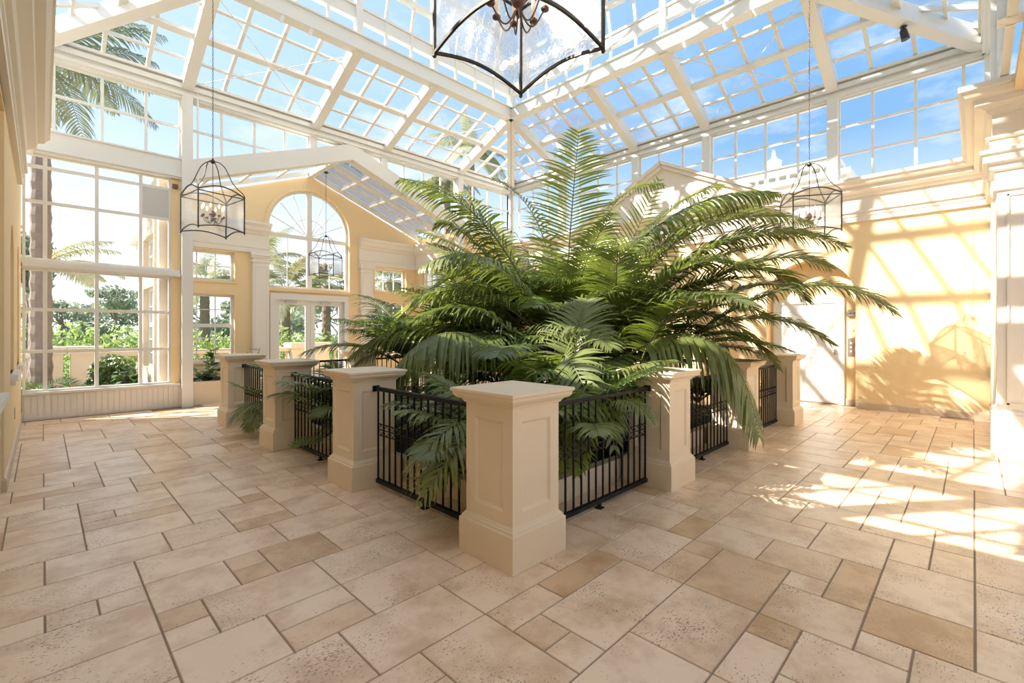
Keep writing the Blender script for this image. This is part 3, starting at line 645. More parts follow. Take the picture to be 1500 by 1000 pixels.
cpm = MB(); cpm.square([(S, 1.0), (S + .012, 1.005), (S + .014, 1.015), (S + .02, 1.02), (S + .022, 1.026), (S + .05, 1.036), (S + .066, 1.055), (S + .068, 1.075), (.296, 1.077), (.301, 1.082), (.301, 1.098), (.297, 1.102), (.01, 1.122)])
cpm.build('cap', M['stone'], pl, bevel=.002)
pl.location = (HB, HB, 0)
SP = 2.07
desc = {(1, 0): 'stone pillar, first along the right side from the front corner', (2, 0): 'stone pillar, second along the right side, partly behind a palm frond', (3, 0): 'stone pillar at the right corner of the planter',
        (0, 1): 'stone pillar, first along the left side from the front corner', (0, 2): 'stone pillar, second along the left side from the front corner', (0, 3): 'stone pillar at the left corner of the planter, farthest left',
        (1, 3): 'stone pillar on the far side of the planter, first from its left corner', (2, 3): 'stone pillar on the far side of the planter, second from its left corner', (3, 3): 'stone pillar at the back corner of the planter, behind the palms',
        (3, 1): 'stone pillar on the back right side, first from the right corner', (3, 2): 'stone pillar on the back right side, second from the right corner'}
pl['group'] = 'stone pillars round the planter'
for (i, j), lab in desc.items():
    c = copy_tree(pl); c.location = (HB + i * SP, HB + j * SP, 0); c['label'] = lab
# railing, local: along +x from 0 to L between shaft faces
L = SP - 2 * S
rl = thing('railing', 'x', 'railing', (0, 0, 0), group='black iron railings between the pillars')
MB().box(-.0, L, -.022, .022, .915, .95).build('top_rail', M['iron'], rl, bevel=.004)
MB().box(-.0, L, -.018, .018, .045, .08).build('bottom_rail', M['iron'], rl)
for x in (.0, L - .02): MB().box(x, x + .02, -.032, .032, .905, .96).build('bracket', M['iron'], rl)
for x in (.0, L - .02): MB().box(x, x + .02, -.032, .032, .03, .09).build('bracket', M['iron'], rl)
MB().box(L / 2 - .012, L / 2 + .012, -.012, .012, 0, .05).box(L / 2 - .03, L / 2 + .03, -.03, .03, 0, .008).build('foot', M['iron'], rl)
NB = 16
for k in range(NB):
    x = L * (k + .5) / NB
    b2 = MB(); n = 26 if k % 2 == 0 else 2
    b2.box(x - .0065, x + .0065, -.0065, .0065, .08, .915)
    if k % 2 == 0:
        for j in range(8): b2.lathe([(.007, 0), (.0095, .01), (.007, .02)], (x, 0, .36 + j * .022 - .2), 6)
    b2.build('baluster', M['iron'], rl)
for k in range(NB - 1):
    xm = L * (k + 1) / NB; sc_ = MB()
    for z_, s2 in ((.585, 1), (.515, -1)):
        for s1 in (-1, 1):
            pts = []
            for j in range(9):
                a = j / 8 * 1.6 * PI; r = .025 * (1 - j / 8 * .55)
                pts.append((xm + s1 * (.026 - r * math.cos(a)), 0, z_ + s2 * (r * math.sin(a))))
            sc_.tube(pts, .0052, 4)
    sc_.box(xm - .052, xm + .052, -.004, .004, .546, .554)
    sc_.build('scroll', M['iron'], rl)
rdesc = []
for i in range(3):
    n = ('nearest', 'middle', 'farthest')[i]
    rdesc += [((HB + S + i * SP, HB, 0), 0, 'black iron railing on the right side of the planter, %s of three' % n), ((HB, HB + S + i * SP, 0), PI / 2, 'black iron railing on the left side of the planter, %s of three' % n),
              ((HB + S + i * SP, HB + 3 * SP, 0), 0, 'black iron railing on the far left side behind the palms, %s from the left corner' % ('first', 'second', 'third')[i]), ((HB + 3 * SP, HB + S + i * SP, 0), PI / 2, 'black iron railing on the far right side behind the palms, %s from the right corner' % ('first', 'second', 'third')[i])]
for k, (loc, rz, lab) in enumerate(rdesc):
    c = rl if k == 0 else copy_tree(rl); c.location = loc; c.rotation_euler = (0, 0, rz); c['label'] = lab
cb = MB(); a, c = .56, 6.17
cb.box(a, c, a, a + .1, 0, .20); cb.box(a, c, c - .1, c, 0, .20); cb.box(a, a + .1, a + .1, c - .1, 0, .20); cb.box(c - .1, c, a + .1, c - .1, 0, .20)
tag(cb.build('planter_curb', M['stone']), 'low pale curb round the planting bed inside the railings', 'curb')
so_ = MB(); n = 24; rr = random.Random(2); hg = [[.15 + rr.random() * .03 + .12 * math.sin(PI * i / n) * math.sin(PI * j / n) for j in range(n + 1)] for i in range(n + 1)]
for i in range(n):
    for j in range(n):
        X = lambda q: a + .1 + (c - a - .2) * q / n
        so_.quad((X(i), X(j), hg[i][j]), (X(i + 1), X(j), hg[i + 1][j]), (X(i + 1), X(j + 1), hg[i + 1][j + 1]), (X(i), X(j + 1), hg[i][j + 1]))
tag(so_.build('planting_soil', M['soil']), 'dark soil of the planting bed under the palms', 'soil', kind='stuff')

# ------------------------------------------------------------------ lanterns
def make_lantern(chain_len):
    r = thing('lantern', 'x', 'lantern', (0, 0, 0), group='square iron and glass lanterns on chains')
    s = .325; zt = .565; h0 = 0.0                                # z=0 is the lowest corner
    for a, c in ((-s, -s), (s, -s), (s, s), (-s, s)): MB().bar((a, c, 0), (a, c, zt + .02), .016, .016, (1, 0, 0)).lathe([(.004, -.02), (.012, -.012), (.012, 0)], (a, c, 0), 8).build('corner_post', M['bronze'], r)
    for q in range(4):
        R = Matrix.Rotation(q * PI / 2, 4, 'Z'); f = MB()
        f.bar(R @ V(-s, -s, zt - .02), R @ V(s, -s, zt - .02), .013, .013); f.build('crossbar', M['bronze'], r)
        top = [R @ V(-s + 2 * s * k / 12, -s, zt + .10 * math.sin(PI * k / 12)) for k in range(13)]
        bot = [R @ V(-s + 2 * s * k / 12, -s, .008 + .055 * math.sin(PI * k / 12)) for k in range(13)]
        MB().poly(top, .014, .016).build('top_arch', M['bronze'], r); MB().poly(bot, .014, .016).build('bottom_arch', M['bronze'], r)
        g2 = MB(); g2.quad(*bot, *reversed(top)); g2.build('glass_pane', M['seedy'], r)
        cw = MB(); cu = []; ctl = [(.01, .545), (.03, .55), (.09, .54), (.17, .47), (.23, .35), (.285, .23), (.365, .13), (.43, .07), (s * math.sqrt(2), .02), (s * math.sqrt(2), -.02)]
        for k in range(1, len(ctl) - 2):
            p0, p1, p2, p3 = ctl[k - 1:k + 3]
            for m_ in range(4):
                t_ = m_ / 4; q_ = [.5 * (2 * p1[a] + (p2[a] - p0[a]) * t_ + (2 * p0[a] - 5 * p1[a] + 4 * p2[a] - p3[a]) * t_ ** 2 + (3 * p1[a] - p0[a] - 3 * p2[a] + p3[a]) * t_ ** 3) for a in (0, 1)]
                cu.append(R @ Matrix.Rotation(PI / 4, 4, 'Z') @ V(q_[0], 0, zt + q_[1]))
        cu.append(R @ Matrix.Rotation(PI / 4, 4, 'Z') @ V(s * math.sqrt(2), 0, zt + .02))
        cw.tube(cu, .007, 6); cw.build('crown_arm', M['bronze'], r)
    hub = MB(); hub.lathe([(.01, 0), (.03, .01), (.035, .03), (.03, .05), (.012, .06), (.012, .085)], (0, 0, zt + .52), 10); hub.build('hub', M['bronze'], r)
    ck = MB(); ck.tube([(0, 0, zt + .52), (0, 0, .32)], .005, 6); ck.lathe([(.01, .24), (.03, .255), (.045, .29), (.03, .33), (.012, .35)], (0, 0, 0), 12); ck.lathe([(.004, .18), (.018, .21), (.01, .24)], (0, 0, 0), 10)
    ck.build('candelabra_hub', M['rust'], r)
    for q in range(8):
        an = q * PI / 4 + .2; ca_, sa_ = math.cos(an), math.sin(an); rr_ = .135
        arm = MB(); pts = []
        for k in range(9):
            t_ = k / 8; d = .015 + rr_ * t_; z = .225 - .10 * math.sin(PI * min(1, t_ * 1.05)) * (1 - .25 * t_) + .02 * t_
            pts.append((ca_ * d, sa_ * d, z))
        arm.tube(pts, .0045, 6); arm.lathe([(.006, 0), (.022, .008), (.024, .018), (.012, .02), (.012, .03)], (ca_ * (rr_ + .015), sa_ * (rr_ + .015), .235), 10); arm.build('candle_arm', M['rust'], r)
        cn = MB(); cn.lathe([(.0105, .265), (.0105, .365)], (ca_ * (rr_ + .015), sa_ * (rr_ + .015), 0), 8); cno = cn.build('candle', M['candle'], r)
        bl = MB(); bl.lathe([(.004, .365), (.011, .385), (.009, .405), (.001, .43)], (ca_ * (rr_ + .015), sa_ * (rr_ + .015), 0), 8); bl.build('bulb', M['bulb'], r)
    return r
def finish_lantern(r, topz, lab):
    """chain and ceiling canopy, up to the beam the lantern hangs from"""
    z0 = r.location.z; ch = MB(); Lc = topz - z0; z = 1.19
    n = int((Lc - 1.19 - .04) / .042); st = (Lc - 1.19 - .04) / n
    for k in range(n):
        zc_ = z + st * (k + .5); w2, h2 = .009, st * .62
        ring = []
        for j in range(9):
            a = 2 * PI * j / 8; x_ = w2 * math.cos(a); zz2 = zc_ + h2 * math.sin(a)
            ring.append((x_, 0, zz2) if k % 2 else (0, x_, zz2))
        ch.tube(ring, .0028, 4, False)
    cho = ch.build('chain', M['bronze']); cho.parent = r
    cn = MB(); cn.lathe([(.015, Lc - .045), (.05, Lc - .03), (.062, Lc - .008), (.062, Lc)], (0, 0, 0), 14); cno = cn.build('canopy', M['bronze']); cno.parent = r
    r['label'] = lab
spots = [((-.167, -.207, 3.0), 222, 6.97, 'big lantern nearest the viewer, cut by the top edge'), ((-.1, 6.55, 3.03), 234, 7.075, 'glowing lantern on the left, hanging before the tall window'),
         ((6.56, -.12, 3.0), 165, 7.075, 'lantern on the right, hanging before the sunlit cornice'), ((6.8, 6.8, 3.0), 225, 7.08, 'lantern over the far corner, hidden behind the palms'), ((3.52, 10.75, 2.98), 270, 5.87, 'small looking lantern inside the vestibule before the arched window')]
l0 = make_lantern(1)
ls = [l0] + [copy_tree(l0) for _ in spots[1:]]
for r, (loc, ang, tz, lab) in zip(ls, spots):
    r.location = loc; r.rotation_euler = (0, 0, math.radians(ang - 225)); finish_lantern(r, tz, lab)

# small spotlights on the ring beam
def spotl(name, mat_, loc, aim, label, s=1.0):
    r = thing(name, label, 'spotlight', loc)
    b2 = MB(); b2.lathe([(.028 * s, -.012), (.028 * s, 0)], loc, 10); b2.tube([Vector(loc), Vector(loc) + Vector((0, 0, -.05 * s))], .008 * s, 6); b2.build('mount', mat_, r)
    a = Vector(loc) + Vector((0, 0, -.05 * s)); d = Vector(aim).normalized()
    MB().tube([a - d * .03 * s, a - d * .01 * s, a + d * .07 * s, a + d * .08 * s], [.018 * s, .03 * s, .034 * s, .036 * s], 10).build('lamp_head', mat_, r)
    return r
for k, u in enumerate((2.0, 1.25, .75, 5.25, 4.75)): tag(spotl('spotlight', M['white'], (6.72, u, 7.075), (.3, -.3, -1), 'small white spotlight under the right ring beam, %s from the pier side' % ('third', 'second', 'first', 'fifth', 'fourth')[k]), group='white spotlights under the ring')
for k, u in enumerate((1.0, 1.5)): tag(spotl('spotlight', M['white'], (u, 6.72, 7.075), (-.3, .3, -1), 'small white spotlight under the left ring beam, %s one from the left' % ('first', 'second')[k]), group='white spotlights under the ring')
spotl('spotlight', M['blackp'], (8.0, -1.15, 6.50), (.1, -.2, -1), 'black spotlight hanging under the hip rafter at top right', 1.7)

# ------------------------------------------------------------------ palms
RND = random.Random(11)
def frond_mesh(mb, B_, M_, T_, leaf=.6, droop=.8, n=52, width=.034, start=.22, face=None, tw=0.0, rach=.013, vee=.25, swp=.75, rb=None):
    B_, M_, T_ = Vector(B_), Vector(M_), Vector(T_); C_ = 2 * M_ - (B_ + T_) / 2
    P = lambda t: (1 - t) ** 2 * B_ + 2 * t * (1 - t) * C_ + t * t * T_
    D = lambda t: (2 * (1 - t) * (C_ - B_) + 2 * t * (T_ - C_)).normalized()
    pts = [P(k / 14) for k in range(15)]
    (rb or mb).tube(pts, [rach * (1.25 - 1.05 * k / 14) for k in range(15)], 5)
    for i in range(n):
        t = start + (1 - start) * (i + .5) / n; p = P(t); d = D(t); f = (t - start) / (1 - start)
        upv = Vector(face) if face else Vector((0, 0, 1))
        s = d.cross(upv)
        if s.length < .15: s = d.cross(RT)
        s.normalize(); nrm = s.cross(d).normalized()
        if tw: s = (s * math.cos(tw) + nrm * math.sin(tw)); nrm = s.cross(d).normalized()
        Lf = leaf * (math.sin(PI * min(1, .24 + .73 * f)) ** .72) * RND.uniform(.88, 1.08)
        sw = swp * (.55 + .75 * f)
        for sg in (-1, 1):
            dr_ = (s * sg + d * (sw + RND.uniform(-.08, .08)) + nrm * (vee + RND.uniform(-.1, .1))).normalized()
            dd = droop * RND.uniform(.7, 1.3); K_ = 4; q = Vector(p); cur = Vector(dr_); base = len(mb.v); wv = d.cross(dr_).cross(dr_)
            wv = (d - dr_ * d.dot(dr_)); 
            if wv.length < 1e-3: wv = nrm
            wv.normalize()
            prof = (.45, 1.0, .95, .62, .05)
            for k in range(K_ + 1):
                ww = wv * (width * prof[k] / 2)
                mb.v.append(tuple(q - ww)); mb.v.append(tuple(q + ww))
                if k < K_:
                    cur = (cur + Vector((0, 0, -1)) * (dd * .30 * (k + .6) / K_ * 1.6)).normalized()
                    q = q + cur * (Lf / K_)
            for k in range(K_):
                a0 = base + 2 * k; mb.f.append((a0, a0 + 1, a0 + 3, a0 + 2))
def palm(label, base, fronds, trunk=None, name='palm', m='leaf', group=None):
    r = thing(name, label, 'palm', base, group)
    if trunk:
        tm = MB(); h, rad = trunk; b = Vector(base)
        tm.tube([b + Vector((0, 0, -.05)), b + Vector((.02, 0, h * .4)), b + Vector((0, .03, h * .8)), b + Vector((0, 0, h))], [rad * 1.3, rad, rad * .85, rad * .6], 9)
        tm.build('trunk', M['bark'], r)
    for fr in fronds:
        kw = dict(fr[3]) if len(fr) > 3 else {}
        mm = kw.pop('m', m); mb = MB(); rb = MB()
        frond_mesh(mb, *fr[:3], rb=rb, **kw); fo = mb.build('frond', M[mm], r); rb.build('leaf_stalk', M['stem'], fo) if False else None
        so2 = rb.build('leaf_stalk', M['stem']); so2.parent = fo; so2.matrix_parent_inverse = fo.matrix_parent_inverse.copy() if False else Matrix.Translation(-Vector(base))
        so2.matrix_parent_inverse = Matrix.Identity(4)
    return r
def rad_fronds(base, cnt, L0, el0, el1, seed, m=None, az0=0, **kw):
    rd = random.Random(seed); o = []
    for k in range(cnt):
        az = az0 + 2 * PI * (k + rd.uniform(-.3, .3)) / cnt; el = math.radians(rd.uniform(el0, el1)); L_ = L0 * rd.uniform(.8, 1.15)
        b = Vector(base); h = Vector((math.cos(az), math.sin(az), 0))
        mid = b + h * (L_ * .5 * math.cos(el)) + Vector((0, 0, L_ * .55 * math.sin(el)))
        tip = b + h * (L_ * (.55 + .42 * math.cos(el))) + Vector((0, 0, L_ * (.95 * math.sin(el) - .38 * (1.1 - math.sin(el)))))
        d = dict(kw); 
        if m: d['m'] = m if isinstance(m, str) else rd.choice(m)
        o.append((b, mid, tip, d))
    return o
A = at
camdir = lambda p: (CAM - Vector(p)).normalized()
up_face = tuple(-FW + Vector((0, 0, .25)))
# tall central palm with the upright frond
cb0 = A(835, 620, 7.3); cb0.z = .2
palm('tall palm in the middle with one frond standing upright against the roof', cb0, [
    (A(822, 560, 7.3), A(833, 372, 7.2), A(848, 192, 6.9), dict(leaf=.80, droop=.30, n=54, face=up_face, width=.031, start=.24, swp=.42, vee=.1, rach=.017, m='leafy')),
    (A(815, 540, 7.4), A(795, 345, 7.9), A(722, 262, 8.2), dict(leaf=.52, droop=.7, n=34)),
    (A(850, 520, 7.6), A(888, 318, 8.0), A(972, 272, 8.2), dict(leaf=.50, droop=1.2, n=36)),
    (A(850, 520, 7.7), A(905, 400, 8.2), A(966, 262, 8.6), dict(leaf=.5, droop=.4, n=36, face=up_face, m='leafy')),
    (A(860, 540, 7.8), A(940, 420, 8.4), A(1036, 280, 8.8), dict(leaf=.5, droop=.5, n=34, face=up_face)),
    *rad_fronds(cb0 + Vector((0, 0, .9)), 9, 2.2, 35, 65, 5, leaf=.55, droop=.8),
], (1.0, .09))
lb = A(770, 600, 6.9); lb.z = .2
palm('palm arching to the upper left, its long frond crossing the vestibule roof', lb, [
    (A(812, 520, 7.1), A(716, 336, 6.8), A(588, 262, 6.3), dict(leaf=.78, droop=1.1, n=60, width=.034, start=.2, vee=.0, rach=.017)),
    (A(815, 500, 6.7), A(725, 385, 6.1), A(615, 392, 5.6), dict(leaf=.60, droop=1.3, n=50, vee=-.1)),
    (A(790, 500, 7.2), A(690, 400, 7.0), A(575, 500, 6.7), dict(leaf=.75, droop=.8, n=50)),
    (A(800, 520, 7.3), A(668, 425, 7.2), A(545, 515, 7.0), dict(leaf=.7, droop=.8, n=50, m='leafy')),
    (A(800, 490, 7.2), A(700, 360, 7.3), A(640, 330, 7.3), dict(leaf=.6, droop=1.0, n=50)),
    (A(800, 500, 6.6), A(700, 430, 6.2), A(600, 445, 6.0), dict(leaf=.7, droop=1.1, n=50)),
    *rad_fronds(lb + Vector((0, 0, .8)), 9, 2.2, 15, 50, 6, leaf=.6, droop=.9),
], (.9, .08))
l2 = A(760, 590, 5.9); l2.z = .2
palm('low palm at the left front whose leaf curtain hangs over the railing', l2, [
    (A(790, 560, 6.0), A(672, 487, 5.2), A(565, 560, 4.8), dict(leaf=.75, droop=2.6, n=60, vee=-.2, width=.038, start=.12)),
    (A(780, 560, 6.2), A(640, 478, 6.0), A(512, 522, 5.9), dict(leaf=.62, droop=1.3, n=54, vee=-.1)),
    (A(790, 570, 6.0), A(650, 500, 6.4), A(520, 535, 6.6), dict(leaf=.6, droop=1.0, n=50)),
    (A(800, 570, 5.8), A(715, 462, 5.7), A(600, 470, 5.6), dict(leaf=.6, droop=1.2, n=50)),
    *rad_fronds(l2 + Vector((0, 0, .5)), 8, 1.7, 10, 45, 7, leaf=.5, droop=.9),
], (.5, .07))
rb_ = A(900, 610, 6.9); rb_.z = .2
palm('palm arching to the upper right towards the right lantern', rb_, [
    (A(855, 455, 7.1), A(982, 318, 6.9), A(1140, 282, 6.6), dict(leaf=0.74, droop=1.27, n=70, start=.26, rach=.022, vee=0, width=.034)),
    (A(900, 500, 7.0), A(1050, 358, 6.6), A(1238, 362, 6.1), dict(leaf=0.81, droop=0.90, n=78, start=.2)),
    (A(900, 520, 7.2), A(1075, 395, 6.9), A(1215, 392, 6.6), dict(leaf=0.76, droop=0.75, n=70)),
    (A(900, 520, 6.7), A(1060, 400, 6.1), A(1180, 440, 5.8), dict(leaf=0.78, droop=0.75, n=70)),
    (A(890, 500, 7.6), A(985, 360, 7.8), A(1110, 300, 7.8), dict(leaf=0.78, droop=0.68, n=65, m='leafy')),
    (A(880, 490, 7.0), A(990, 355, 6.6), A(1150, 318, 6.3), dict(leaf=.7, droop=.9, n=64)),
    (A(890, 500, 6.8), A(1020, 375, 6.3), A(1190, 345, 5.9), dict(leaf=.66, droop=.8, n=64)),
    (A(890, 510, 6.6), A(990, 400, 6.0), A(1090, 395, 5.6), dict(leaf=.7, droop=.9, n=60)),
    (A(890, 520, 6.8), A(1000, 460, 6.5), A(1110, 500, 6.3), dict(leaf=.7, droop=.9, n=60)),
    (A(880, 500, 7.4), A(930, 380, 7.6), A(1000, 335, 7.7), dict(leaf=.6, droop=.9, n=56)),
    (A(890, 480, 7.4), A(1010, 330, 7.3), A(1190, 330, 7.0), dict(leaf=0.69, droop=0.90, n=70)),
    (A(880, 480, 7.6), A(960, 330, 7.9), A(1060, 272, 7.9), dict(leaf=0.62, droop=0.75, n=65)),
    (A(900, 500, 7.3), A(1010, 400, 7.0), A(1120, 360, 6.8), dict(leaf=0.73, droop=0.75, n=65)),
    (A(900, 510, 6.6), A(1000, 430, 6.2), A(1130, 470, 6.0), dict(leaf=0.73, droop=0.83, n=65)),
    *rad_fronds(rb_ + Vector((0, 0, .9)), 10, 2.4, 20, 55, 8, leaf=0.62, droop=0.68),
], (.9, .08))
r2 = A(930, 600, 6.3); r2.z = .2
palm('palm on the right whose longest frond reaches over the walkway to the wall', r2, [
    (A(930, 560, 6.6), A(1135, 428, 5.9), A(1312, 460, 5.4), dict(leaf=0.65, droop=0.90, n=83, start=.25)),
    (A(930, 560, 6.5), A(1075, 470, 6.0), A(1220, 505, 5.6), dict(leaf=0.67, droop=0.75, n=70)),
    (A(920, 570, 6.4), A(1050, 445, 6.3), A(1150, 420, 6.3), dict(leaf=0.74, droop=0.60, n=65)),
    (A(905, 530, 5.7), A(1038, 496, 5.25), A(1112, 640, 4.9), dict(leaf=.85, droop=2.4, n=72, start=.12, vee=-.1, width=.036)),
    (A(920, 570, 6.2), A(1045, 490, 5.9), A(1140, 540, 5.7), dict(leaf=0.56, droop=0.75, n=65)),
    *rad_fronds(r2 + Vector((0, 0, .6)), 9, 1.9, 15, 50, 9, leaf=0.56, droop=0.68),
], (.6, .07))
fb = A(838, 640, 4.9); fb.z = .2
palm('small young palm just behind the front pillar', fb, [
    (A(836, 600, 4.9), A(826, 520, 4.7), A(872, 600, 4.0), dict(leaf=.42, droop=.6, n=26, face=tuple(-FW), width=.04)),
    (A(836, 610, 4.9), A(800, 545, 4.6), A(735, 590, 4.2), dict(leaf=.42, droop=.8, n=30, width=.035)),
    (A(836, 610, 4.9), A(880, 545, 4.7), A(935, 590, 4.4), dict(leaf=.4, droop=.8, n=30, width=.035)),
    (A(836, 610, 4.9), A(845, 500, 5.2), A(860, 440, 5.5), dict(leaf=.5, droop=.5, n=30)),
    *rad_fronds(fb + Vector((0, 0, .25)), 8, 1.15, 20, 60, 21, leaf=.4, droop=.9),
], None)
sp_ = A(705, 655, 3.95); sp_.z = .2
palm('small palm spraying leaves through the nearest left railing down to the floor', sp_, [
    (sp_ + Vector((0, 0, .25)), A(690, 632, 3.5), A(612, 742, 3.12), dict(leaf=.36, droop=1.5, n=20, width=.03, start=.25)),
    (sp_ + Vector((0, 0, .25)), A(678, 618, 3.6), A(596, 690, 3.3), dict(leaf=.34, droop=1.3, n=20, width=.028, start=.25)),
    (sp_ + Vector((0, 0, .2)), A(660, 690, 3.5), A(600, 700, 3.6), dict(leaf=.3, droop=1.3, n=18, width=.028, start=.25)),
    *rad_fronds(sp_ + Vector((0, 0, .2)), 9, .8, 25, 75, 44, leaf=.32, droop=.9, n=22),
], None, name='understorey_palm')
sp2 = A(860, 680, 4.3); sp2.z = .2
palm('yellowing strap leaved palm just inside the nearest right railing', sp2, [
    (sp2 + Vector((0, 0, .2)), A(905, 588, 3.9), A(958, 622, 3.62), dict(leaf=.22, droop=1.2, n=18, width=.018, start=.5)),
    (sp2 + Vector((0, 0, .2)), A(856, 575, 4.1), A(846, 700, 3.75), dict(leaf=.34, droop=1.4, n=20, width=.034, start=.3, m='leafy')),
    (sp2 + Vector((0, 0, .2)), A(880, 560, 4.3), A(900, 660, 3.9), dict(leaf=.36, droop=1.4, n=20, width=.034, start=.3)),
    *rad_fronds(sp2 + Vector((0, 0, .2)), 11, .9, 30, 75, 45, leaf=.34, droop=.9, n=22, m=['leafy', 'leaf', 'dark']),
], None, name='understorey_palm')
sp3 = A(385, 600, 7.0); sp3.z = .2
palm('small palm whose leaf tips stick out beside the farthest left pillar', sp3, [
    (sp3 + Vector((0, 0, .3)), A(372, 575, 6.6), A(335, 560, 6.35), dict(leaf=.26, droop=.5, n=16, width=.03, start=.35)),
    (sp3 + Vector((0, 0, .2)), A(368, 592, 6.6), A(334, 622, 6.35), dict(leaf=.26, droop=.9, n=16, width=.03, start=.35)),
    (sp3 + Vector((0, 0, .2)), A(376, 602, 6.5), A(366, 632, 6.3), dict(leaf=.24, droop=.9, n=16, width=.03, start=.35)),
], None, name='understorey_palm')
sp4 = A(490, 625, 5.7); sp4.z = .2
palm('small palm with a leaf lying on the floor under the middle left railing', sp4, [
    (sp4 + Vector((0, 0, .1)), A(470, 642, 5.3), A(425, 655, 5.05), dict(leaf=.26, droop=.2, n=14, width=.025, start=.4)),
    *rad_fronds(sp4 + Vector((0, 0, .2)), 9, .85, 25, 75, 46, leaf=.34, droop=.9, n=22, m=['dark', 'leaf']),
], None, name='understorey_palm')
# fill palms
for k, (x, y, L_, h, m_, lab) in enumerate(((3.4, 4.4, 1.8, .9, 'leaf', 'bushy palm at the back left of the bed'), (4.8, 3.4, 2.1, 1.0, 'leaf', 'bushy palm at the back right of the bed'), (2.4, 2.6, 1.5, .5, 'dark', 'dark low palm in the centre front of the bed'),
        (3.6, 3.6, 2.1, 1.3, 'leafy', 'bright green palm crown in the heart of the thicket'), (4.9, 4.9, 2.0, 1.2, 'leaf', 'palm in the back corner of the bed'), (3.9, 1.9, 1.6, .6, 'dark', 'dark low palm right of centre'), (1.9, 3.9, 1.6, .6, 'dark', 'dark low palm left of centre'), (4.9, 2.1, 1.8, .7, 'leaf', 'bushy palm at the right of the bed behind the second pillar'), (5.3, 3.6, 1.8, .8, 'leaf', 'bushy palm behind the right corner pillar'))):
    b = Vector((x, y, .2))
    palm(lab, b, rad_fronds(b + Vector((0, 0, h)), 14, L_, 20, 68, 30 + k, m=[m_, 'leaf', 'leafy'], leaf=.6, droop=.9, n=38), (h, .07), group='filling palms of the thicket')
for k, (x, y, L_, n, m_, lab) in enumerate(((.95, 1.35, .95, 11, 'leaf', 'small palm pushing leaves through the nearest left railing'), (.85, 3.2, .8, 9, 'leaf', 'small palm behind the middle left railing'), (.75, 5.15, .8, 9, 'leaf', 'small palm poking leaves past the farthest left railing'),
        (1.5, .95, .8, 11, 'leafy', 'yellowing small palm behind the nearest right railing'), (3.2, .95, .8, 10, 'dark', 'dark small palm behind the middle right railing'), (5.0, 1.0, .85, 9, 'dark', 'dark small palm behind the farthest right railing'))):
    b = Vector((x, y, .18))
    palm(lab, b, rad_fronds(b + Vector((0, 0, .22)), n, L_, 5, 62, 60 + k, m=[m_, 'dark', 'leaf'], leaf=.36, droop=.8, n=22, width=.032, start=.15), None, name='understorey_palm')

# ------------------------------------------------------------------ corner bed in the vestibule
kb = MB(); kb.box(.12, 1.9, 9.12, 9.24, 0, .40); kb.box(.10, 1.95, 9.10, 9.28, .40, .45); kb.box(1.8, 1.9, 9.24, 11.5, 0, .42)
tag(kb.build('planter_wall', M['stone']), 'low stone planter wall at the left foot of the vestibule', 'planter')
MB().box(.12, 1.8, 9.24, 11.5, .0, .34).build('planter_soil', M['soil']); tag(bpy.data.objects['planter_soil'], 'soil in the vestibule corner planter', 'soil', kind='stuff')
def leafplant(name, label, loc, n, h, size, m_, seed, cat='plant', group=None, spread=.3):
    rd = random.Random(seed); r = thing(name, label, cat, loc, group); st = MB(); lf = MB(); b = Vector(loc)
    for k in range(max(3, n // 9)):
        az = rd.uniform(0, 2 * PI); tip = b + Vector((math.cos(az) * spread * rd.random(), math.sin(az) * spread * rd.random(), h * rd.uniform(.7, 1)))
        st.tube([b, (b + tip) / 2 + Vector((0, 0, .03)), tip], [.014, .01, .006], 5)
        for j in range(9):
            t_ = rd.uniform(.25, 1); p = b.lerp(tip, t_); a2 = rd.uniform(0, 2 * PI); d = Vector((math.cos(a2), math.sin(a2), rd.uniform(-.1, .7))).normalized(); s = d.cross(Vector((0, 0, 1))).normalized() * size * .26; L_ = size * rd.uniform(.7, 1.15)
            q = [p, p + d * L_ * .3, p + d * L_ * .7 + Vector((0, 0, -.01)), p + d * L_ + Vector((0, 0, -.05 * size / .2))]
            nb = len(lf.v); lf.v += [tuple(q[0]), tuple(q[1] - s), tuple(q[1] + s), tuple(q[2] - s * .8), tuple(q[2] + s * .8), tuple(q[3])]
            lf.f += [(nb, nb + 1, nb + 2), (nb + 1, nb + 3, nb + 4, nb + 2), (nb + 3, nb + 5, nb + 4)]
    st.build('stem', M['stem'], r); lf.build('foliage', M[m_], r); return r
leafplant('rubber_plant', 'dark leaved plant left in the vestibule corner planter', (.45, 9.6, .34), 60, .42, .24, 'dark', 1)
leafplant('rubber_plant', 'dark leaved plant in the middle of the vestibule corner planter', (.95, 9.7, .34), 60, .5, .26, 'dark', 2)
leafplant('rubber_plant', 'taller plant with round leaves right in the vestibule corner planter', (1.35, 9.9, .34), 50, .75, .26, 'dark', 3)
leafplant('croton', 'yellow green plant at the back of the vestibule corner planter', (.8, 10.7, .34), 50, .75, .24, 'hedge', 4)

# ------------------------------------------------------------------ outside
tag(MB().box(-80, 120, -80, -3.7, -.5, -.32).build('floor_garden_behind', M['terr']), 'paved garden behind the viewer', 'garden', kind='structure')
tag(MB().box(-80, 120, 9.35, 140, -.5, -.32).build('floor_outdoor_lawn', M['grass']), 'lawn beyond the terrace', 'lawn', kind='structure')
tag(MB().box(-14, 9, 11.95, 15.2, -.3, -.1).box(-14, -.5, 9.3, 11.95, -.3, -.1).build('floor_terrace', M['terr']), 'pale terrace paving outside the windows', 'terrace', kind='structure')
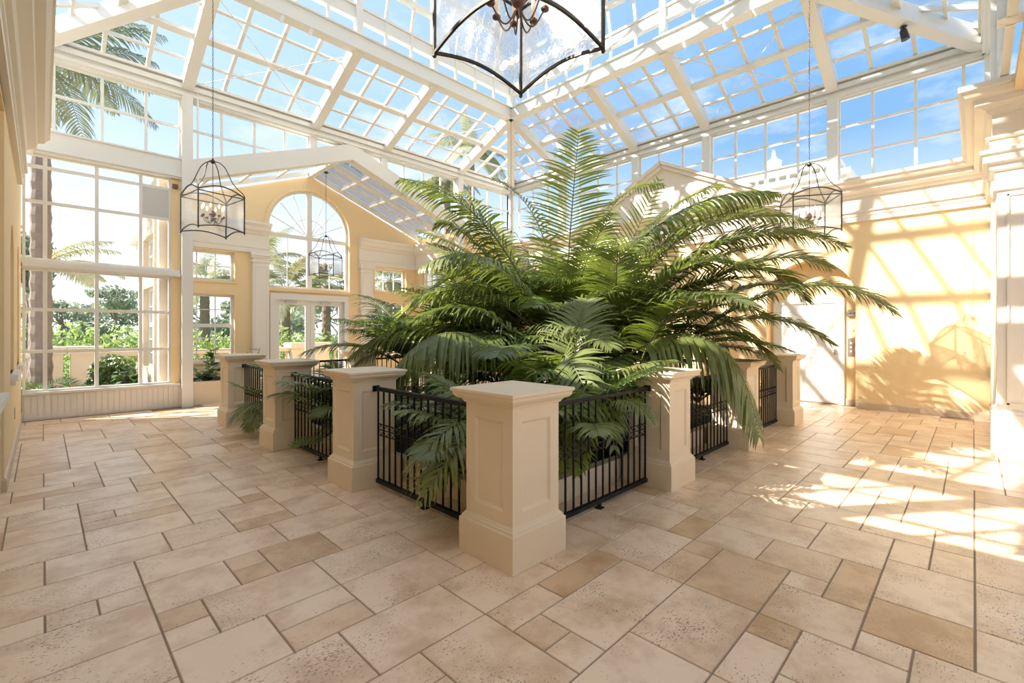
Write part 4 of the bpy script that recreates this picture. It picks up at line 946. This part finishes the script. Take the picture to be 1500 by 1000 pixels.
# balustrade
def balustrade(x0, x1, y, label):
    r = thing('balustrade', label, 'balustrade', ((x0 + x1) / 2, y, -.1))
    MB().box(x0, x1, y - .14, y + .14, .80, .93).build('handrail', M['outy'], r); MB().box(x0, x1, y - .14, y + .14, -.1, .08).build('plinth', M['outy'], r)
    nb = int((x1 - x0) / .235)
    for k in range(nb):
        x = x0 + (k + .5) * (x1 - x0) / nb
        MB().lathe([(.07, .08), (.07, .12), (.04, .15), (.085, .30), (.085, .38), (.035, .6), (.05, .68), (.045, .72), (.07, .74), (.07, .80)], (x, y, 0), 10).build('baluster', M['outy'], r, smooth=True)
    for x in (x0, x1):
        MB().box(x - .28, x + .28, y - .28, y + .28, -.1, .9).box(x - .34, x + .34, y - .34, y + .34, .9, 1.08).build('pedestal', M['outy'], r)
    return r
balustrade(-7.2, -1.9, 14.6, 'cream stone balustrade seen through the left edge of the tall window')
balustrade(-1.2, 4.2, 14.6, 'cream stone balustrade seen through the tall window and the doors')
balustrade(4.9, 9.5, 14.6, 'cream stone balustrade beyond the right vestibule windows')

def cloud(mb, c, r, n, size, rd):
    for _ in range(n):
        while True:
            v = Vector((rd.uniform(-1, 1), rd.uniform(-1, 1), rd.uniform(-1, 1)))
            if .15 < v.length < 1: break
        v = v * (.55 + .45 * rd.random()) / max(.6, v.length) if rd.random() < .6 else v
        p = Vector(c) + Vector((v.x * r[0], v.y * r[1], v.z * r[2])); a = Vector((rd.uniform(-1, 1), rd.uniform(-1, 1), rd.uniform(-1, 1))).normalized(); b = a.orthogonal().normalized(); s = size * rd.uniform(.5, 1.3)
        mb.quad(p - a * s * .5, p + b * s * .25, p + a * s * .5, p - b * s * .25)
def tree(label, x, y, h, cr, m_='outleaf', seed=1, n=1500, size=.35, tr=.18, cz=None, name='tree', group=None, clumps=7):
    rd = random.Random(seed); r = thing(name, label, 'tree', (x, y, -.32), group)
    t = MB(); t.tube([(x, y, -.35), (x + .1, y, h * .4), (x - .05, y + .1, h * .75)], [tr, tr * .75, tr * .4], 8)
    lf = MB()
    for k in range(clumps):
        a = rd.uniform(0, 2 * PI); rr_ = cr[0] * rd.uniform(.2, .75); c = (x + rr_ * math.cos(a), y + rr_ * math.sin(a), h - cr[1] + cr[1] * rd.uniform(-.7, .8)); q = rd.uniform(.35, .6)
        t.tube([(x, y, h * .5), c], [tr * .3, tr * .1], 5)
        cloud(lf, c, (cr[0] * q, cr[0] * q, cr[1] * q * .8), n // clumps, size, rd)
    t.build('trunk', M['bark'], r); lf.build('crown', M[m_], r); return r
def hedge(label, x0, x1, y, h, d, seed, m_='hedge', n=1800):
    rd = random.Random(seed); mb = MB()
    for k in range(max(2, int((x1 - x0) / .9))):
        x = x0 + (k + .5) * .9; hh = h * rd.uniform(.85, 1.1)
        cloud(mb, (x, y, hh * .5 - .2), (.75, d, hh * .6), int(n / ((x1 - x0) / .9)), .2, rd)
    return tag(mb.build('hedge', M[m_]), label, 'hedge')
hedge('bright green hedge beyond the balustrade', -3.6, 8.5, 16.6, 1.75, .8, 3, n=6500)
hedge('darker green hedge at the far left beyond the balustrade', -9, -3.8, 18.0, 1.5, .8, 4, 'outleaf', n=2500)
for k, (px, d, h, cx_, cy_, s_) in enumerate(((40, 22, 6.6, 1.1, 3.0, .3), (215, 40, 3.9, 3.5, 2.0, .4), (250, 44, 4.4, 3.0, 2.2, .4), (120, 40, 3.6, 4.5, 1.8, .4), (300, 38, 4.2, 3.5, 2.2, .4), (90, 34, 3.8, 3, 1.9, .4), (420, 40, 5.0, 4, 2.4, .5), (480, 36, 4.6, 4, 2.4, .5), (560, 34, 5.2, 3.4, 2.6, .45), (590, 40, 4.6, 4, 2.4, .5), (350, 46, 5.0, 4, 2.6, .5), (640, 30, 5.0, 3, 2.6, .4))):
    p = A(px, Y0, d)
    tree(('tall leafy tree at the far left edge of the window', 'low wood right of the pine', 'rounded tree at the right of the tall window', 'low far wood under the pale sky', 'tree behind the left sash window', 'low tree beside the palm trunk outside', 'tree behind the left door leaf', 'tree behind the right door leaf', 'tree behind the right sash window', 'tree at the right end of the garden', 'far tree between the sash window and the doors', 'tree outside the right vestibule side window')[k], p.x, p.y, h, (cx_, cy_), seed=20 + k, n=1500, size=s_)
p = A(168, Y0, 30); tree('slender umbrella pine standing above the wood', p.x, p.y, 4.4, (1.5, .8), seed=77, n=900, size=.3, tr=.09, clumps=9)
def garden_palm(label, x, y, h, L_, n, seed, tr=.16, m_='palmout', dr=1.0, ang=(-15, 60), leaf=.5, width=.04, name='palm_tree'):
    rd = random.Random(seed); r = thing(name, label, 'palm tree', (x, y, -.32)); z = -.35; pr_ = []; seg = max(6, int((h + .3) / .16)); t = MB()
    for k in range(seg + 1): pr_.append((tr * (1.05 if k % 2 else .93) * (1.15 - .25 * k / seg), -.0 + (h + .35) * k / seg))
    t.lathe(pr_, (x, y, -.35), 12); t.build('trunk', M['bark'], r)
    for k in range(n):
        fr = rad_fronds((x, y, h), 1, L_, *ang, seed * 50 + k, az0=2 * PI * k / n * 1.0 + rd.uniform(-.2, .2))[0]
        mb = MB(); frond_mesh(mb, *fr[:3], leaf=leaf, droop=dr, n=34, width=width, start=.18, vee=.1); mb.build('frond', M[m_], r)
    return r
p = A(60, Y0, 9.0)
garden_palm('big palm tree right outside the tall left window, trunk at its left edge', p.x, p.y, 6.6, 2.0, 16, 5, tr=.15, m_='palmgreen', dr=1.3, ang=(-20, 55), leaf=.6)
p = A(52, Y0, 11.0); garden_palm('shorter palm tree behind the big one, fronds across the left window', p.x, p.y, 2.9, 1.9, 12, 6, tr=.12, dr=1.2, ang=(0, 45))
for px, d, h, lab in ((300, 21, 3.6, 'palm tree seen through the left sash window'), (418, 20, 3.2, 'palm tree with reddish trunk behind the left door leaf'), (478, 22, 3.6, 'palm tree behind the right door leaf'), (385, 24, 5.0, 'palm tree rising in the left half of the arched window'), (570, 22, 3.8, 'palm tree outside the right sash window'), (645, 20, 4.2, 'palm tree outside the vestibule side wall')):
    p = A(px, Y0, d); garden_palm(lab, p.x, p.y, h, 2.3, 16, int(px), tr=.2, dr=1.2, ang=(-25, 60), leaf=.6, width=.06)
for px, d, h, lab in ((690, 24, 10.5, 'tall palm tree seen through the far roof glass'), (655, 26, 9.8, 'second tall palm tree seen through the far roof glass')):
    p = A(px, Y0, d); garden_palm(lab, p.x, p.y, h, 2.2, 16, int(px) + 1, tr=.2, dr=1.0, m_='palmout', leaf=.6, width=.06)
# dark shrubs against the glass outside
def cycad(label, x, y, n, L_, seed, z=-.1):
    b = Vector((x, y, z)); palm(label, b, rad_fronds(b, n, L_, 10, 65, seed, m='dark', leaf=.28, droop=.3, n=24, width=.02, start=.12), None, name='cycad'); 
cycad('spiky cycad outside under the tall left window', -1.55, 10.2, 14, 1.0, 91)
cycad('spiky cycad at the left corner outside the window', -2.3, 10.0, 12, .9, 92)
cycad('spiky cycad outside before the balustrade', -1.9, 11.3, 12, .9, 93)
rd = random.Random(9); mb = MB(); cloud(mb, (-.97, 10.6, .42), (.42, .42, .62), 1500, .13, rd); tag(mb.build('round_shrub', M['dark']), 'dark rounded shrub outside the window', 'shrub')
leafplant('broad_leaf_shrub', 'dark broad leaved shrub at the right foot of the tall window outside', (-.75, 9.75, -.1), 90, .85, .26, 'dark', 12, cat='shrub', spread=.2)
# own building outside : portico seen through the right panes of the window
pt = thing('portico', 'pale stone portico column and cornice outside, right of the tall window', 'portico', (.0, 11.3, -.1))
MB().box(-.22, .12, 12.3, 12.6, -.1, 3.2).build('column', M['outy'], pt)
MB().box(-.28, .2, 12.2, 12.7, 3.2, 3.3).box(-.36, .5, 12.1, 12.8, 3.3, 3.6).box(-.50, .6, 12.0, 12.9, 3.6, 3.75).build('cornice', M['outw'], pt)
# white parapet of the neighbouring roof behind the right clerestory
nb_ = thing('building', 'white neighbouring building with parapet behind the right clerestory windows', 'building', (13.5, 3.2, -.3))
MB().box(13.0, 14.0, .5, 8.0, -.3, 5.6).build('wall', M['outw'], nb_)
MB().box(12.75, 14.1, .3, 8.2, 5.6, 5.75).box(12.85, 14.1, .4, 8.1, 5.45, 5.6).box(12.95, 14.0, .6, 8.0, 6.05, 6.2).build('cornice', M['outw'], nb_)
for k in range(26):
    MB().lathe([(.04, 5.75), (.08, 5.85), (.04, 5.98), (.06, 6.05)], (13.3, .75 + k * .28, 0), 6).build('baluster', M['outw'], nb_)
MB().lathe([(.12, 6.2), (.2, 6.3), (.22, 6.5), (.08, 6.6), (.03, 6.85)], (13.3, 2.25, 0), 8).build('finial', M['outw'], nb_)
bpy.context.view_layer.update()
